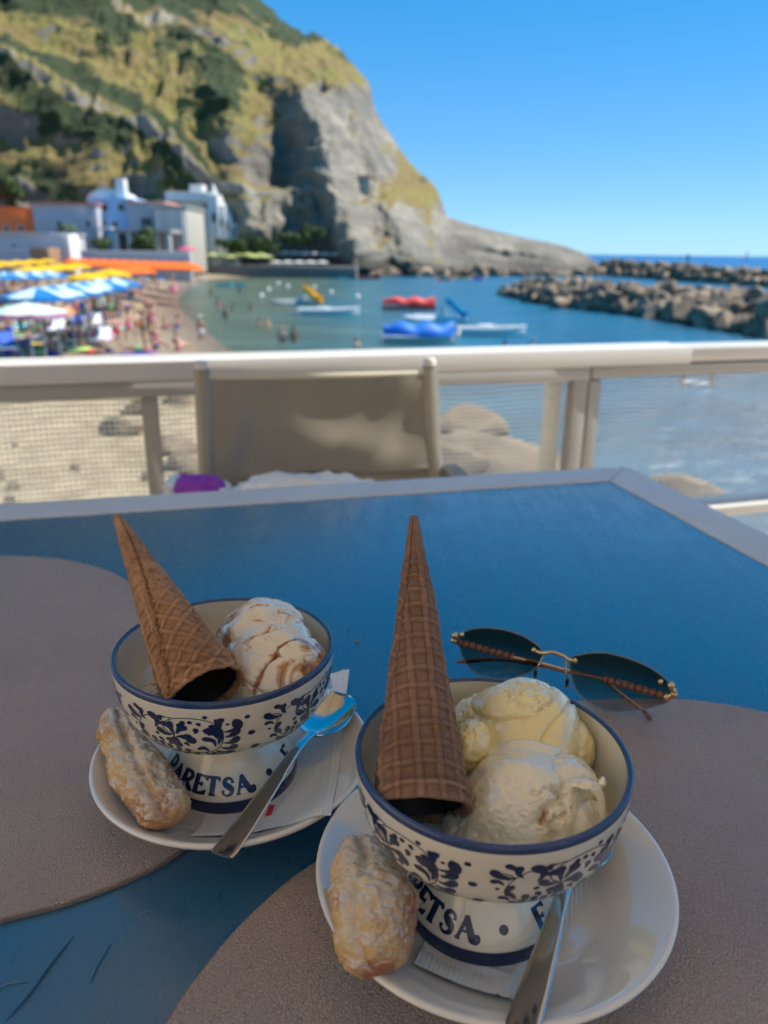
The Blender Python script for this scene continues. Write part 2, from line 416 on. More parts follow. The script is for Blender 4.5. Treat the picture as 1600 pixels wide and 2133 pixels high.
breakwater("breakwater", "far thin breakwater of dark rocks running right from the headland spit",
    [(1235, 572), (1300, 577), (1400, 584), (1500, 591), (1600, 598), (1700, 604)],
    lambda u: 6, 3, 1.6, lambda u: 1.35-.2*u, lambda u: 3.6-.9*u, 200)
# rocks at the foot of the headland
ft = empty("shore_rocks", (0, 0, 0), "dark tumbled rocks along the waterline below the headland spit", "rocks")
for k in range(60):
    x = 745+k*8.6+random.uniform(-5, 5); Y = np.interp(x, xs, Yb)-random.uniform(0, 4)
    p = aty(x, 525, Y); rock(ft, (p[0], p[1], random.uniform(-.3, .6)), random.uniform(1.0, 2.4))
# rocks below the terrace seen through the net
for k, (x, y, s, lab) in enumerate([(955, 900, 1.35, "tall grey brown boulder at the water's edge just right of the chair back"), (1030, 965, 1.55, "wide grey brown boulder below the net between chair and post"),
        (925, 985, 1.1, "pale boulder low beside the right edge of the chair"), (1110, 985, .8, "smaller dark boulder by the foot of the cream post plate"),
        (1425, 1030, 1.0, "round brown boulder alone in the water beyond the table corner"), (365, 960, .6, "sunlit tan boulder seen between the left post and the chair"),
        (255, 930, .55, "blue grey shaded rock on the sand left of the railing post"), (395, 1000, .45, "low tan boulder touching the left edge of the chair"), (290, 880, .5, "dark wet rock behind the left railing post"),
        (375, 860, .5, "grey rock at the sand edge upper left of the chair")]):
    p = onz(x, y, .2); g = max(gz(p[0], p[1]), -.3)
    o = rock(None, (p[0], p[1]+s*.3, g+s*.12), s); o.rotation_euler = (random.uniform(-.15, .15), random.uniform(-.15, .15), random.uniform(0, 6)); o.scale = (s*1.25, s*1.05, s*.72); tag(o, lab, "boulder", "boulders below the terrace")
for k in range(13):
    x = random.uniform(-40, 310); y = random.uniform(860, 1060); p = onz(x, y, 1.0); s = random.uniform(.06, .16)
    o = rock(None, (p[0], p[1], gz(p[0], p[1])+s*.2), s, "stone"); tag(o, "pale stone lying on the sunlit sand below the left net", "stone", "stones scattered on the sand below the terrace")
# ================================================================ BUILDINGS round the cove
def wallm(name, c): return plain(name, c, .85, var=.06, scale=.4)
W_WHITE = wallm("plaster_white", (.62, .62, .60)); W_LILAC = wallm("plaster_lilac", (.40, .40, .44)); W_BLUE = wallm("plaster_blue", (.30, .52, .78))
W_ORANGE = wallm("plaster_orange", (.95, .20, .05)); W_BEIGE = wallm("plaster_beige", (.38, .36, .31)); W_PINK = wallm("roof_tile_pink", (.62, .32, .26))
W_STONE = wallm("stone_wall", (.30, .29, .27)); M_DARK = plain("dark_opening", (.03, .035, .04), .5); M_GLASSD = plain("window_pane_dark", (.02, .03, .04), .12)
M_RED = wallm("roof_edge_red", (.55, .22, .16))
def brect(x0, x1, y0, y1, Y, z0=None):
    a = aty(x0, y1, Y); b = aty(x1, y0, Y); return a[0], b[0], (a[2] if z0 is None else z0), b[2]
def building(name, label, px, Y, depth, wm, wins=(), base=1.0, roof=None, extra=None, rz=0):
    x0, x1, z0, z1 = brect(*px, Y, base)
    cx = (x0+x1)/2; e = empty(name, (cx, Y, z0), label, "building")
    w2 = (x1-x0)/2; h = z1-z0
    m = MB().bbox(-w2, w2, 0, depth, 0, h, .12); m.build("wall", wm, e)
    MB().bbox(-w2-.25, w2+.25, -.25, depth+.25, h+.01, h+.35, .05).build("roof" if roof else "parapet", roof or wm, e)
    for (wx, wy, ww, wh) in wins:                          # centre px, size px
        c = aty(wx, wy, Y); sx_ = ww*Y/F_PX/2; sz = wh*Y/F_PX/2; cxx = c[0]-cx; cz = c[2]-z0
        f = MB()
        for a in ((-sx_-.12, -sx_, -sz-.12, sz+.12), (sx_, sx_+.12, -sz-.12, sz+.12), (-sx_, sx_, sz, sz+.12), (-sx_, sx_, -sz-.12, -sz)):
            f.box(cxx+a[0], cxx+a[1], -.10, .05, cz+a[2], cz+a[3])
        fo = f.build("window", W_WHITE, e, smooth=False)
        MB().box(cxx-sx_, cxx+sx_, -.04, .02, cz-sz, cz+sz).build("pane", M_GLASSD, fo, smooth=False)
    if extra: extra(e, cx, Y, z0)
    return e
def local_box(e, px, Yf, Yb_, m, name, cx, Y, z0, base=None, bev=.08):
    a = aty(px[0], px[3], Yf); b = aty(px[1], px[2], Yf)
    return MB().bbox(a[0]-cx, b[0]-cx, Yf-Y, Yb_-Y, (a[2]-z0) if base is None else base, b[2]-z0, bev).build(name, m, e)
def lob(e, cx, Y, z0):
    local_box(e, (200, 232, 474, 478), 141.5, 143, W_WHITE, "balcony", cx, Y, z0)
building("orange_house", "orange house with two small dark windows at the left edge above the beach", (-60, 77, 437, 492), 145, 12, W_ORANGE, [(14, 476, 9, 10), (44, 476, 9, 10)], roof=W_ORANGE)
building("terrace_wall_house", "long low lilac grey house wall under the orange house", (-80, 132, 490, 532), 128, 9, W_LILAC, [(30, 512, 6, 8)], base=1)
building("white_house", "long pale lilac white house left of the blue house", (79, 200, 428, 530), 143, 14, W_LILAC, [(124, 468, 10, 13), (184, 466, 9, 12), (95, 505, 7, 8)], extra=lob, roof=M_RED)
def dome(e, cx, Y, z0):
    a = aty(180, 420, 150); b = aty(264, 420, 150); w2 = (b[0]-a[0])/2; zc = a[2]-z0; cxl = (a[0]+b[0])/2-cx; zt = aty(220, 393, 150)[2]-z0-zc
    th = np.linspace(0, math.pi, 20); P = np.array([[(cxl-w2*math.cos(k)*(1 if 1 else 1), y, zc+zt*math.sin(k)) for k in th] for y in (150-Y, 158-Y)])
    m = MB(); m.grid(P); n = 20
    m.F.append(tuple(range(n))); m.F.append(tuple(range(2*n-1, n-1, -1))); m.build("vaulted_roof", W_WHITE, e)
    local_box(e, (243, 257, 372, 412), 149, 151, W_WHITE, "chimney", cx, Y, z0)
building("blue_house", "light blue house with two dark windows under a vaulted roof", (197, 275, 417, 528), 146, 16, W_BLUE, [(218, 432, 12, 13), (253, 432, 12, 13), (214, 465, 10, 12), (240, 467, 9, 10)], extra=dome)
def porch(e, cx, Y, z0):
    local_box(e, (236, 356, 478, 485), 134, 144, W_STONE, "porch_roof", cx, Y, z0)
    for x in (240, 268, 296, 325, 350): local_box(e, (x, x+4, 485, 530), 134.2, 134.8, W_WHITE, "column", cx, Y, z0, 0, .03)
    local_box(e, (245, 350, 487, 528), 143.6, 144.4, M_DARK, "porch_shade", cx, Y, z0)  # near-black panel stands in for the shade inside the porch
    local_box(e, (268, 292, 494, 504), 138, 138.2, W_WHITE, "sign_board", cx, Y, z0, None, .03)
building("porch_house", "lilac grey house with an arched opening above a dark shaded porch", (274, 342, 424, 529), 144.5, 14, W_LILAC, [(305, 462, 22, 16)], extra=porch, roof=W_PINK)
def slats(e, cx, Y, z0):
    for k in range(9): local_box(e, (331+k*6, 333+k*6, 436, 530), Y-.35, Y-.02, W_WHITE, "pilaster", cx, Y, z0, 0, .03)
building("beige_house", "beige house with vertical ribs between the porch and the white mansion", (328, 386, 433, 530), 141, 14, W_BEIGE, [(345, 505, 8, 14)], extra=slats)
def mans(e, cx, Y, z0):
    local_box(e, (345, 440, 400, 418), Y-2, Y+10, W_WHITE, "upper_storey", cx, Y, z0)
    local_box(e, (395, 421, 384, 401), Y+2, Y+6, W_WHITE, "roof_turret", cx, Y, z0)
    for k, (a, b, c) in enumerate([(438, 453, 406), (453, 467, 428), (467, 480, 446), (480, 492, 466)]):
        local_box(e, (a, b, c, 528), Y-3+k*.8, Y+8, W_WHITE, "stepped_wing", cx, Y, z0, 0)
        p = aty((a+b)/2, c, Y-1+k*.8); m = MB().lathe([(0, 2.2), (.25, 1.8), (.7, .5), (.9, 0), (0, 0)], 10, (p[0]-cx, p[1]-Y, p[2]-z0)); m.build("pinnacle", W_WHITE, e)
        x = (a+b)/2; q_ = aty(x, (c+500)/2, Y-3+k*.8)
        MB().box(q_[0]-cx-.35, q_[0]-cx+.35, -3+k*.8-.08, -3+k*.8+.05, q_[2]-z0-.9, q_[2]-z0+.9).build("window", M_GLASSD, e, smooth=False)
building("white_mansion", "white stepped mansion with pinnacles at the right end of the village", (384, 440, 416, 530), 166, 16, W_WHITE, [(398, 460, 7, 12), (415, 460, 7, 12), (398, 492, 7, 12), (415, 492, 7, 12), (428, 430, 6, 9)], extra=mans)
building("small_house", "tiny pink roofed house perched alone on the cliff", (735, 771, 368, 388), 196, 5, W_BEIGE, [(752, 379, 5, 6)], base=aty(750, 392, 196)[2]-1.5, roof=W_PINK)
# promenade wall and jetty
def slab(name, label, px, Y0, Y1, m, base=0.3, cat="wall"):
    a = aty(px[0], px[3], Y0); b = aty(px[1], px[2], Y0)
    o = MB().bbox(0, b[0]-a[0], 0, Y1-Y0, base, b[2], .08).build(name, m, None, (a[0], Y0, 0)); return tag(o, label, cat)
slab("promenade_wall", "pale promenade wall behind the orange umbrellas", (-200, 395, 524, 540), 126, 127.2, W_LILAC, .3)
slab("jetty", "dark stone jetty under the row of white parasols", (385, 742, 556, 568), 157, 172, plain("jetty_stone", (.16, .15, .14), .9), -1, "jetty")
slab("white_shed", "bright white small shed with slanted front behind the red umbrella", (108, 142, 487, 528), 118, 122, W_WHITE, .5, "shed")
slab("wooden_kiosk", "low brown wooden kiosk roof left of the white shed", (62, 100, 516, 528), 112, 116, plain("kiosk_wood", (.30, .17, .09)), .8, "kiosk")
# ---- bushes and palms
M_LEAF = plain("foliage_green", (.05, .085, .022), .8, var=.5, scale=1.2); M_TRUNK = plain("trunk_bark", (.12, .08, .05), .9)
def leafblob(R, n, seed, leaf=.35, flat=.8):
    r = np.random.default_rng(seed); V = []; Fc = []
    c = r.normal(size=(9, 3))*R*.42; c[:, 2] *= flat
    for k in range(n):
        d = r.normal(size=3); d /= np.linalg.norm(d); p = c[k % 9]+d*R*.5*r.uniform(.5, 1)**.5; p[2] = p[2]*flat+R*.85
        a = r.normal(size=3); a /= np.linalg.norm(a); b = np.cross(a, d); b /= np.linalg.norm(b)+1e-9
        s = leaf*r.uniform(.6, 1.4); i = len(V); V += [p-a*s, p+b*s*.5, p+a*s, p-b*s*.5]; Fc.append((i, i+1, i+2, i+3))
    return V, Fc
def bush(label, x, y, Y, wpx, cat="bush", name="bush", grp=None, z=None):
    p = aty(x, y, Y); R = wpx*Y/F_PX/2; z = p[2] if z is None else z
    e = empty(name, (p[0], p[1], z), label, cat, grp); s = int(x*7)
    V, Fc = leafblob(R, 1500, s, R*.13); link("crown", mesh("crown", V, Fc, M_LEAF, False), e)
    m = MB()
    for k in range(4): m.tube([(0, 0, -1.2), (R*.12*math.cos(k*1.6), R*.12*math.sin(k*1.6), R*.4), (R*.4*math.cos(k*1.6), R*.4*math.sin(k*1.6), R*1.0)], [R*.07, R*.05, R*.02], 6)
    m.build("trunk", M_TRUNK, e); return e
bush("round green bush in front of the blue house", 213, 527, 132, 42)
bush("left one of two green trees at the cliff foot behind white parasols", 604, 516, 168, 42, "tree", "small_tree")
bush("right one of two green trees at the cliff foot behind white parasols", 651, 514, 168, 52, "tree", "small_tree")
bush("dark green tree above the orange house at the left edge", 14, 428, 165, 70, "tree", "small_tree")
bush("green shrub at the foot of the white mansion", 478, 528, 161, 40)
bush("low dark hedge under the porch house sign", 300, 530, 133, 60)
def palm(x, y0, y1, Y, label):
    p = aty(x, y0, Y); h = (y0-y1)*Y/F_PX; e = empty("palm_tree", p, label, "palm tree")
    MB().tube([(0, 0, -.5), (.1, 0, h*.5), (0, .05, h)], [.28, .2, .17], 8).build("trunk", M_TRUNK, e)
    for k in range(13):
        a = k*2.4; d = np.array([math.cos(a), math.sin(a)]); L = 2.2; m = []
        for s in np.linspace(0, 1, 7): m.append((*(d*L*s*(1-.15*s)), h+.9*math.sin(s*2.4)*(.5+.5*((k*7) % 3)/2)-1.3*s*s))
        m = np.array(m); n_ = np.array([-d[1], d[0], 0]); wdt = np.array([.05, .3, .42, .4, .3, .18, .03])[:, None]
        P = np.stack([m-n_*wdt-[0, 0, .15], m, m+n_*wdt-[0, 0, .15]], 1); MB().grid(P).build("frond", M_LEAF, e)
bush('low green planting left of the white parasols at the cliff foot', 545, 530, 167, 46)
bush('small round shrub beside the right end of the lime parasols', 575, 530, 167, 30)
bush('green planting behind the middle of the lime parasols', 500, 532, 164, 34)
palm(147, 527, 480, 130, "slim palm tree standing in front of the long white house")

# ================================================================ UMBRELLAS
def fabric(name, c, tr=.25):
    t = NT(name); t.p(Base_Color=t.ramp(t.noise(3, 3), [(.3, tuple(x*.9 for x in c)), (.7, c)]), Roughness=.8)
    tl = t.n("BsdfTranslucent"); tl.inputs[0].default_value = (*c, 1); mx = t.n("MixShader"); mx.inputs[0].default_value = tr
    t.t.links.new(t.b.outputs[0], mx.inputs[1]); t.t.links.new(tl.outputs[0], mx.inputs[2]); t.t.links.new(mx.outputs[0], t.out.inputs[0]); return t.m
C_Y = fabric("umbrella_yellow", (.90, .55, .01)); C_O = fabric("umbrella_orange", (.90, .17, .01)); C_B = fabric("umbrella_blue", (.005, .20, .56)); C_LB = fabric("umbrella_pale_blue", (.60, .80, .88))
C_W = fabric("umbrella_white", (.78, .78, .74)); C_G = fabric("umbrella_lime", (.62, .68, .25)); C_R = fabric("umbrella_red", (.85, .07, .03)); C_P = fabric("umbrella_pink", (.85, .12, .25)); C_LIL = fabric("umbrella_lilac", (.62, .28, .50)); C_MINT = fabric("umbrella_mint", (.55, .80, .72))
M_POLE = plain("pole_metal", (.55, .55, .55), .4, .6)
def umbrella_proto(name, mats, R=1.4, h=2.15, n=8, val=.14, rise=.34):
    e = empty(name, (0, 0, 0), "x", "umbrella")
    me = bpy.data.meshes.new("canopy"); V = []; Fc = []; MI = []
    for k in range(n):
        i = len(V)
        for j, (rr, zz) in enumerate(((.03, h+rise), (R*.5, h+rise*.58), (R, h), (R*1.0, h-val))):
            for q_ in (0, .5, 1):
                a = (k+q_)*2*math.pi/n; sag = 1-.035*(q_ == .5)*(j > 0); V.append((rr*math.cos(a)*sag, rr*math.sin(a)*sag, zz-(.03 if q_ == .5 and j > 0 else 0)))
        for j in range(3):
            for q_ in (0, 1):
                a = i+j*3+q_; Fc.append((a, a+3, a+4, a+1)); MI.append(k % 2 if j < 2 else min(len(mats)-1, 0 if len(mats) < 3 else 2))
    me.from_pydata(V, [], Fc)
    for m in mats: me.materials.append(m)
    if len(mats) == 1: MI = [0]*len(MI)
    me.polygons.foreach_set("material_index", MI); me.update()
    link("canopy", me, e)
    MB().tube([(0, 0, -.3), (0, 0, h+rise+.06)], .028, 6).build("pole", M_POLE, e)
    return e
def place(proto, used, loc, label, group=None, rz=None, s=1, tilt=None):
    o = copy_tree(proto) if used.get(proto.name) else proto
    used[proto.name] = True
    o.location = tuple(float(c) for c in loc); o.rotation_euler = (tilt or 0, 0, random.uniform(0, 6) if rz is None else rz); o.scale = (s, s, s)
    if 'label' in o: o['label'] = label
    if group: o['group'] = group
    elif 'group' in o: del o['group']
    return o
USED = {}
U = {k: umbrella_proto("beach_umbrella", m) for k, m in dict(y=[C_Y], o=[C_O], b=[C_LB, C_B, C_B], w=[C_W], g=[C_G], r=[C_R], p=[C_P], l=[C_MINT, C_W, C_LIL]).items()}
def umb(kind, x, ytop, zc, label, group, s=1):
    """x,y of the canopy in the view, zc its height above the sea"""
    d = ray(x, ytop); Yd = (zc-5)/(d[2]/d[1]); Yd = min(Yd, 140); X_ = d[0]/d[1]*Yd
    g = zc-2.38*s; return place(U[kind], USED, (X_, Yd, g), label, group, s=s)
ORD = ["first", "second", "third", "fourth", "fifth", "sixth", "seventh", "eighth"]
def row(kind, p0, p1, n, zc, label, group, s=1):
    A = aty(*p0) if len(p0) == 3 and p0[2] > 20 else None
    for k in range(n):
        lab_ = label if n > 6 else f"{ORD[k]} from the left: {label}"
        f = k/(n-1) if n > 1 else 0; x = p0[0]+(p1[0]-p0[0])*f; y = p0[1]+(p1[1]-p0[1])*f
        umb(kind, x, y, zc, lab_, group, s*random.uniform(.95, 1.05))
Z_ = 3.55
row('y', (-25, 548), (95, 541), 5, Z_, "yellow parasol of the back row at the left edge", "yellow parasols of the back row")
row('y', (60, 557), (158, 550), 4, Z_, "yellow parasol of the middle row above the blue ones", "yellow parasols of the middle row", 1.0)
row('y', (182, 571), (230, 564), 2, Z_, "yellow parasol at the front beside the orange ones", "yellow parasols of the front row", .95)
for j, (a, b, y0, y1, n) in enumerate([(112, 385, 538, 547, 14), (150, 392, 543, 551, 12), (190, 394, 548, 555, 10), (232, 290, 561, 558, 4)]):
    row('o', (a, y0), (b, y1), n, Z_, "bright orange parasol in the dense block of orange parasols", "orange parasols packed on the beach")
row('b', (-20, 570), (100, 567), 5, 3.5, "blue white parasol of the row at the left edge", "blue striped parasols of the left row", .95)
row('b', (78, 604), (238, 582), 6, 3.5, "blue white parasol of the front row on the sand", "blue striped parasols of the front row", 1.0)
umb('l', 55, 636, 3.1, "pale mint parasol with lilac fringe lowest at the left of the beach", None, .95)
umb('r', 146, 528, 4.2, "single red parasol standing in front of the white shed", None, 1.2)
p = aty(390, 520, 128); place(U['p'], USED, (p[0], p[1], p[2]-2.3), "pink red parasol by the end of the orange block", None, s=1.1)
for k in range(13):
    p = aty(405+k*12.5, 535-(k % 2)*4, 158.5+(k % 3)*3); place(U['g'], USED, (p[0], p[1], p[2]-2.0), "lime yellow parasol in the row along the jetty", "lime parasols along the jetty", s=.95)
for k in range(8):
    p = aty(572+k*21, 526+k*.6, 167); place(U['w'], USED, (p[0], p[1], p[2]-2.1), f"{ORD[k]} white parasol from the left in the upper row at the cliff foot", "white parasols of the upper row", s=1.0)
for k in range(5):
    p = aty(575+k*24, 547, 159); place(U['w'], USED, (p[0], p[1], p[2]-2.0), f"{ORD[k]} white parasol from the left in the lower row on the jetty", "white parasols of the lower row", s=.95)

# ================================================================ PEOPLE
def skin_body(name, joints, edges, mat_, sub=1):
    me = bpy.data.meshes.new(name); me.from_pydata([j[0] for j in joints], edges, []); o = bpy.data.objects.new(name, me); COL.objects.link(o)
    sk_ = o.modifiers.new("s", 'SKIN'); sk_.use_smooth_shade = True
    ss_ = o.modifiers.new("u", 'SUBSURF'); ss_.levels = sub; ss_.render_levels = sub
    for i, j in enumerate(joints):
        r = j[1]; d = me.skin_vertices[0].data[i]; d.radius = (r, r) if not hasattr(r, '__len__') else r; d.use_root = (i == 0)
    dg = bpy.context.evaluated_depsgraph_get(); new = bpy.data.meshes.new_from_object(o.evaluated_get(dg)); new.name = name
    bpy.data.objects.remove(o); bpy.data.meshes.remove(me)
    new.materials.clear(); new.materials.append(mat_); new.shade_smooth(); return new
POSES = {
 'standing': dict(pel=(0, 0, .92), ch=(0, 0, 1.28), nk=(0, 0, 1.45), hd=(0, -.01, 1.60), sh=.19, el=[(.26, .02, 1.12), (-.27, .03, 1.12)], ha=[(.25, -.1, .88), (-.26, -.08, .88)], hip=.1, kn=[(.11, -.02, .5), (-.12, .05, .5)], an=[(.12, .03, .07), (-.14, .12, .07)], to=[(.14, -.12, .03), (-.17, -.03, .03)]),
 'walking': dict(pel=(0, 0, .9), ch=(0, -.03, 1.27), nk=(0, -.05, 1.44), hd=(0, -.08, 1.59), sh=.19, el=[(.27, .16, 1.14), (-.25, -.16, 1.15)], ha=[(.27, .12, .92), (-.22, -.34, 1.02)], hip=.1, kn=[(.1, -.2, .52), (-.1, .05, .48)], an=[(.1, -.22, .1), (-.1, .36, .16)], to=[(.1, -.37, .04), (-.1, .3, .03)]),
 'sitting': dict(pel=(0, 0, .14), ch=(0, .08, .5), nk=(0, .07, .66), hd=(0, .03, .82), sh=.18, el=[(.3, .1, .38), (-.3, .12, .38)], ha=[(.22, -.2, .42), (-.26, .28, .1)], hip=.1, kn=[(.16, -.42, .42), (-.15, -.45, .38)], an=[(.13, -.72, .07), (-.14, -.78, .07)], to=[(.14, -.87, .04), (-.15, -.93, .04)]),
 'lying': dict(pel=(0, 0, .12), ch=(0, .36, .14), nk=(0, .53, .14), hd=(0, .68, .17), sh=.19, el=[(.34, .4, .08), (-.32, .42, .08)], ha=[(.36, .16, .07), (-.3, .66, .09)], hip=.1, kn=[(.12, -.42, .18), (-.14, -.42, .11)], an=[(.13, -.82, .09), (-.15, -.84, .07)], to=[(.16, -.95, .1), (-.2, -.96, .1)]),
 'bending': dict(pel=(0, .1, .9), ch=(0, -.18, 1.16), nk=(0, -.33, 1.2), hd=(0, -.46, 1.18), sh=.19, el=[(.24, -.3, .9), (-.24, -.28, .9)], ha=[(.2, -.4, .62), (-.18, -.38, .64)], hip=.1, kn=[(.11, 0, .5), (-.12, .03, .5)], an=[(.12, .08, .07), (-.14, .1, .07)], to=[(.14, -.07, .03), (-.16, -.05, .03)])}
SKINS = [plain("skin_tan", (.42, .20, .12), .5), plain("skin_light", (.58, .33, .24), .5), plain("skin_brown", (.24, .11, .065), .5)]
HAIR = [plain("hair_dark", (.03, .02, .015), .6), plain("hair_fair", (.32, .2, .1), .6)]
SW = dict(blue=plain("swim_blue", (.03, .07, .45)), black=plain("swim_black", (.02, .02, .025)), red=plain("swim_red", (.6, .04, .04)), pink=plain("swim_pink", (.75, .15, .3)), white=plain("swim_white", (.75, .75, .73)), green=plain("swim_green", (.1, .4, .15)), orange=plain("swim_orange", (.8, .25, .03)))
def person_proto(pose, sk_i, sw, hat=None, female=False):
    p = {k: ([np.array(a) for a in v] if isinstance(v, list) else v) for k, v in POSES[pose].items()}
    pel, ch, nk, hd = (np.array(p[k], float) for k in ('pel', 'ch', 'nk', 'hd')); sh = p['sh']*(.88 if female else 1)
    J = [(pel, (.135, .10)), ((pel+ch)/2, (.115, .09)), (ch, (.145, .095)), (nk, .055), (hd, (.082, .1)), (hd+(hd-nk)*.55, (.07, .085))]; E = [(0, 1), (1, 2), (2, 3), (3, 4), (4, 5)]
    lat = np.array([1, 0, 0.])
    for s, i in ((1, 0), (-1, 1)):
        b = len(J); shp = ch+(nk-ch)*.55+lat*s*sh; f = p['ha'][i]+(p['ha'][i]-p['el'][i])*.35
        J += [(shp, .055), (p['el'][i], .040), (p['ha'][i], .028), (f, (.018, .034))]; E += [(2, b), (b, b+1), (b+1, b+2), (b+2, b+3)]
        b = len(J); hp = pel+lat*s*p['hip']
        J += [(hp+(p['kn'][i]-hp)*.2, .085), (p['kn'][i], .058), (p['an'][i], .038), (p['to'][i], (.03, .038))]; E += [(0, b), (b, b+1), (b+1, b+2), (b+2, b+3)]
    e = empty("person", (0, 0, 0), "x", "person")
    me = skin_body("body", [(tuple(map(float, a)), r) for a, r in J], E, SKINS[sk_i]); link("body", me, e)
    # hair cap
    bm = bmesh.new(); bmesh.ops.create_icosphere(bm, subdivisions=2, radius=.115)
    for v in list(bm.verts):
        if v.co.y < -.04 and v.co.z < .05: bm.verts.remove(v)
    for v in bm.verts: v.co = Vector(hd+(hd-nk)*.3)+Vector((v.co.x*.92, v.co.y*1.05+.015, v.co.z*(1.5 if female and v.co.z < 0 else 1.08)))
    hm = bpy.data.meshes.new("hair"); bm.to_mesh(hm); bm.free(); hm.materials.append(SW['white'] if hat else HAIR[sk_i % 2]); hm.shade_smooth(); link("sun_hat" if hat else "hair", hm, e)
    # swimwear
    ax = ch-pel; ax /= np.linalg.norm(ax); m = MB()
    m.tube([pel-ax*.11, pel-ax*.03, pel+ax*.06, pel+ax*.11], [(.15, .12), (.165, .13), (.155, .12), (.145, .11)], 12, True, (0, 1, 0) if abs(ax[2]) > .5 else (0, 0, 1))
    if not female:
        for i in (0, 1):
            hp = pel+lat*(1-2*i)*.09; m.tube([hp, hp+(p['kn'][i]-hp)*.5], [.1, .095], 10)
    m.build("swimwear", SW[sw], e)
    if female: MB().tube([ch-ax*.05, ch, ch+ax*.05], [(.152, .105), (.162, .118), (.152, .108)], 12, True, (0, 1, 0) if abs(ax[2]) > .5 else (0, 0, 1)).build("bikini_top", SW[sw], e)
    return e
PP = {}
for key, a in dict(st1=('standing', 0, 'blue'), st2=('standing', 2, 'black', None, True), st3=('standing', 1, 'red'), st4=('standing', 0, 'white', True), wk1=('walking', 0, 'pink', None, True), wk2=('walking', 2, 'green'), wk3=('walking', 1, 'orange'), si1=('sitting', 0, 'blue'), si2=('sitting', 1, 'pink', None, True), si3=('sitting', 2, 'white', True), ly1=('lying', 0, 'green'), ly2=('lying', 1, 'black', None, True), ly3=('lying', 2, 'red'), be1=('bending', 0, 'orange'), be2=('bending', 1, 'black', None, True)).items():
    PP[key] = person_proto(*a)
def person(key, x, y, label, group=None, zoff=0, water=False, rz=None, s=1):
    p = onz(x, y, 0 if water else .9)
    if not water:
        for _ in range(4): p = onz(x, y, max(.02, gz(p[0], p[1])))
    z = zoff if water else max(gz(p[0], p[1]), 0)+zoff
    return place(PP[key], USED, (p[0], p[1], z), label, group, rz=rz, s=s)
person('st4', 420, 712, "man with pale cap and blue shorts wading knee deep at the sand edge", None, -.3, True, 0.3)
person('st3', 588, 712, "left one of two people standing waist deep close together", None, -.85, True, 0)
person('st2', 612, 712, "right one of two people standing waist deep close together", None, -.85, True, .5)
person('st2', 470, 662, "lone bather waist deep behind the wading man", None, -.9, True)
person('st1', 541, 682, "left bather of a pair in green water left of the twosome", None, -1.1, True)
person('st3', 558, 682, "right bather of a pair in green water left of the twosome", None, -1.05, True)
person('st3', 743, 722, "red brown shoulders of a bather left of the blue covered boat", None, -1.2, True)
person('st1', 523, 645, "bather's head in the water left of the grey pedal boat", None, -1.25, True)
person('st2', 485, 645, "dark haired bather further out in the cove", None, -1.2, True)
person('st1', 1052, 722, "swimmer under the stern of the large white boat", None, -1.35, True)
person('st3', 1110, 720, "swimmer right of the large white boat", None, -1.35, True)
person('wk1', 456, 640, "bather wading near the wet sand point", None, -.8, True)
for (x, y, k) in [(640, 590, 'st1'), (500, 610, 'st2'), (560, 600, 'st3'), (700, 600, 'st1'), (440, 612, 'st2'), (520, 598, 'st1')]:
    person(k, x, y, "far bather showing head and shoulders in the green shallows", "far bathers in the shallows", -1.1, True)
crowd = [('wk1', 272, 712), ('st2', 300, 722), ('wk3', 245, 640), ('si1', 322, 728), ('ly1', 292, 733), ('be1', 200, 655), ('st1', 188, 690), ('wk2', 231, 665), ('st3', 163, 668), ('si2', 172, 722), ('si3', 130, 728),
  ('ly2', 95, 730), ('st2', 96, 690), ('si1', 60, 722), ('ly3', 25, 722), ('st1', 112, 652), ('wk3', 140, 640), ('be2', 80, 668), ('si2', 20, 692), ('st4', 205, 620), ('wk1', 262, 620), ('st3', 285, 615), ('st1', 300, 600), ('wk2', 320, 598), ('st2', 345, 592),
  ('st3', 330, 610), ('wk3', 360, 596), ('st1', 240, 605), ('st2', 222, 622), ('si1', 250, 655), ('ly1', 215, 705), ('si2', 40, 670), ('wk1', 5, 660), ('st3', 130, 618), ('wk2', 105, 615), ('st1', 60, 618), ('be1', 30, 612), ('si3', 150, 700), ('ly2', 55, 745), ('ly3', 190, 738), ('si1', 110, 742), ('wk2', 278, 640),
  ('st1', 8, 612), ('st2', 80, 604), ('wk1', 160, 600), ('st3', 180, 612), ('st1', 375, 586), ('wk3', 395, 582), ('si2', 310, 640), ('st2', 264, 600)]
LB = dict(st="standing", wk="walking", si="sitting", ly="lying", be="bending over"); 
for (k, x, y) in crowd:
    sw_ = {'st1': 'man in blue shorts', 'st2': 'woman in black bikini', 'st3': 'man in red shorts', 'st4': 'man in white shorts and cap', 'wk1': 'woman in pink bikini', 'wk2': 'man in green shorts', 'wk3': 'man in orange shorts', 'si1': 'man in blue shorts', 'si2': 'woman in pink bikini', 'si3': 'man in white shorts and cap', 'ly1': 'man in green shorts', 'ly2': 'woman in black bikini', 'ly3': 'man in red shorts', 'be1': 'man in orange shorts', 'be2': 'woman in black bikini'}[k]
    far = "far along" if y < 625 else ("mid way down" if y < 680 else "at the near end of")
    person(k, x, y, f"{sw_} {LB[k[:2]]} {far} the crowded beach", f"{sw_} {LB[k[:2]]} {far} the beach", s=random.uniform(.9, 1.05))

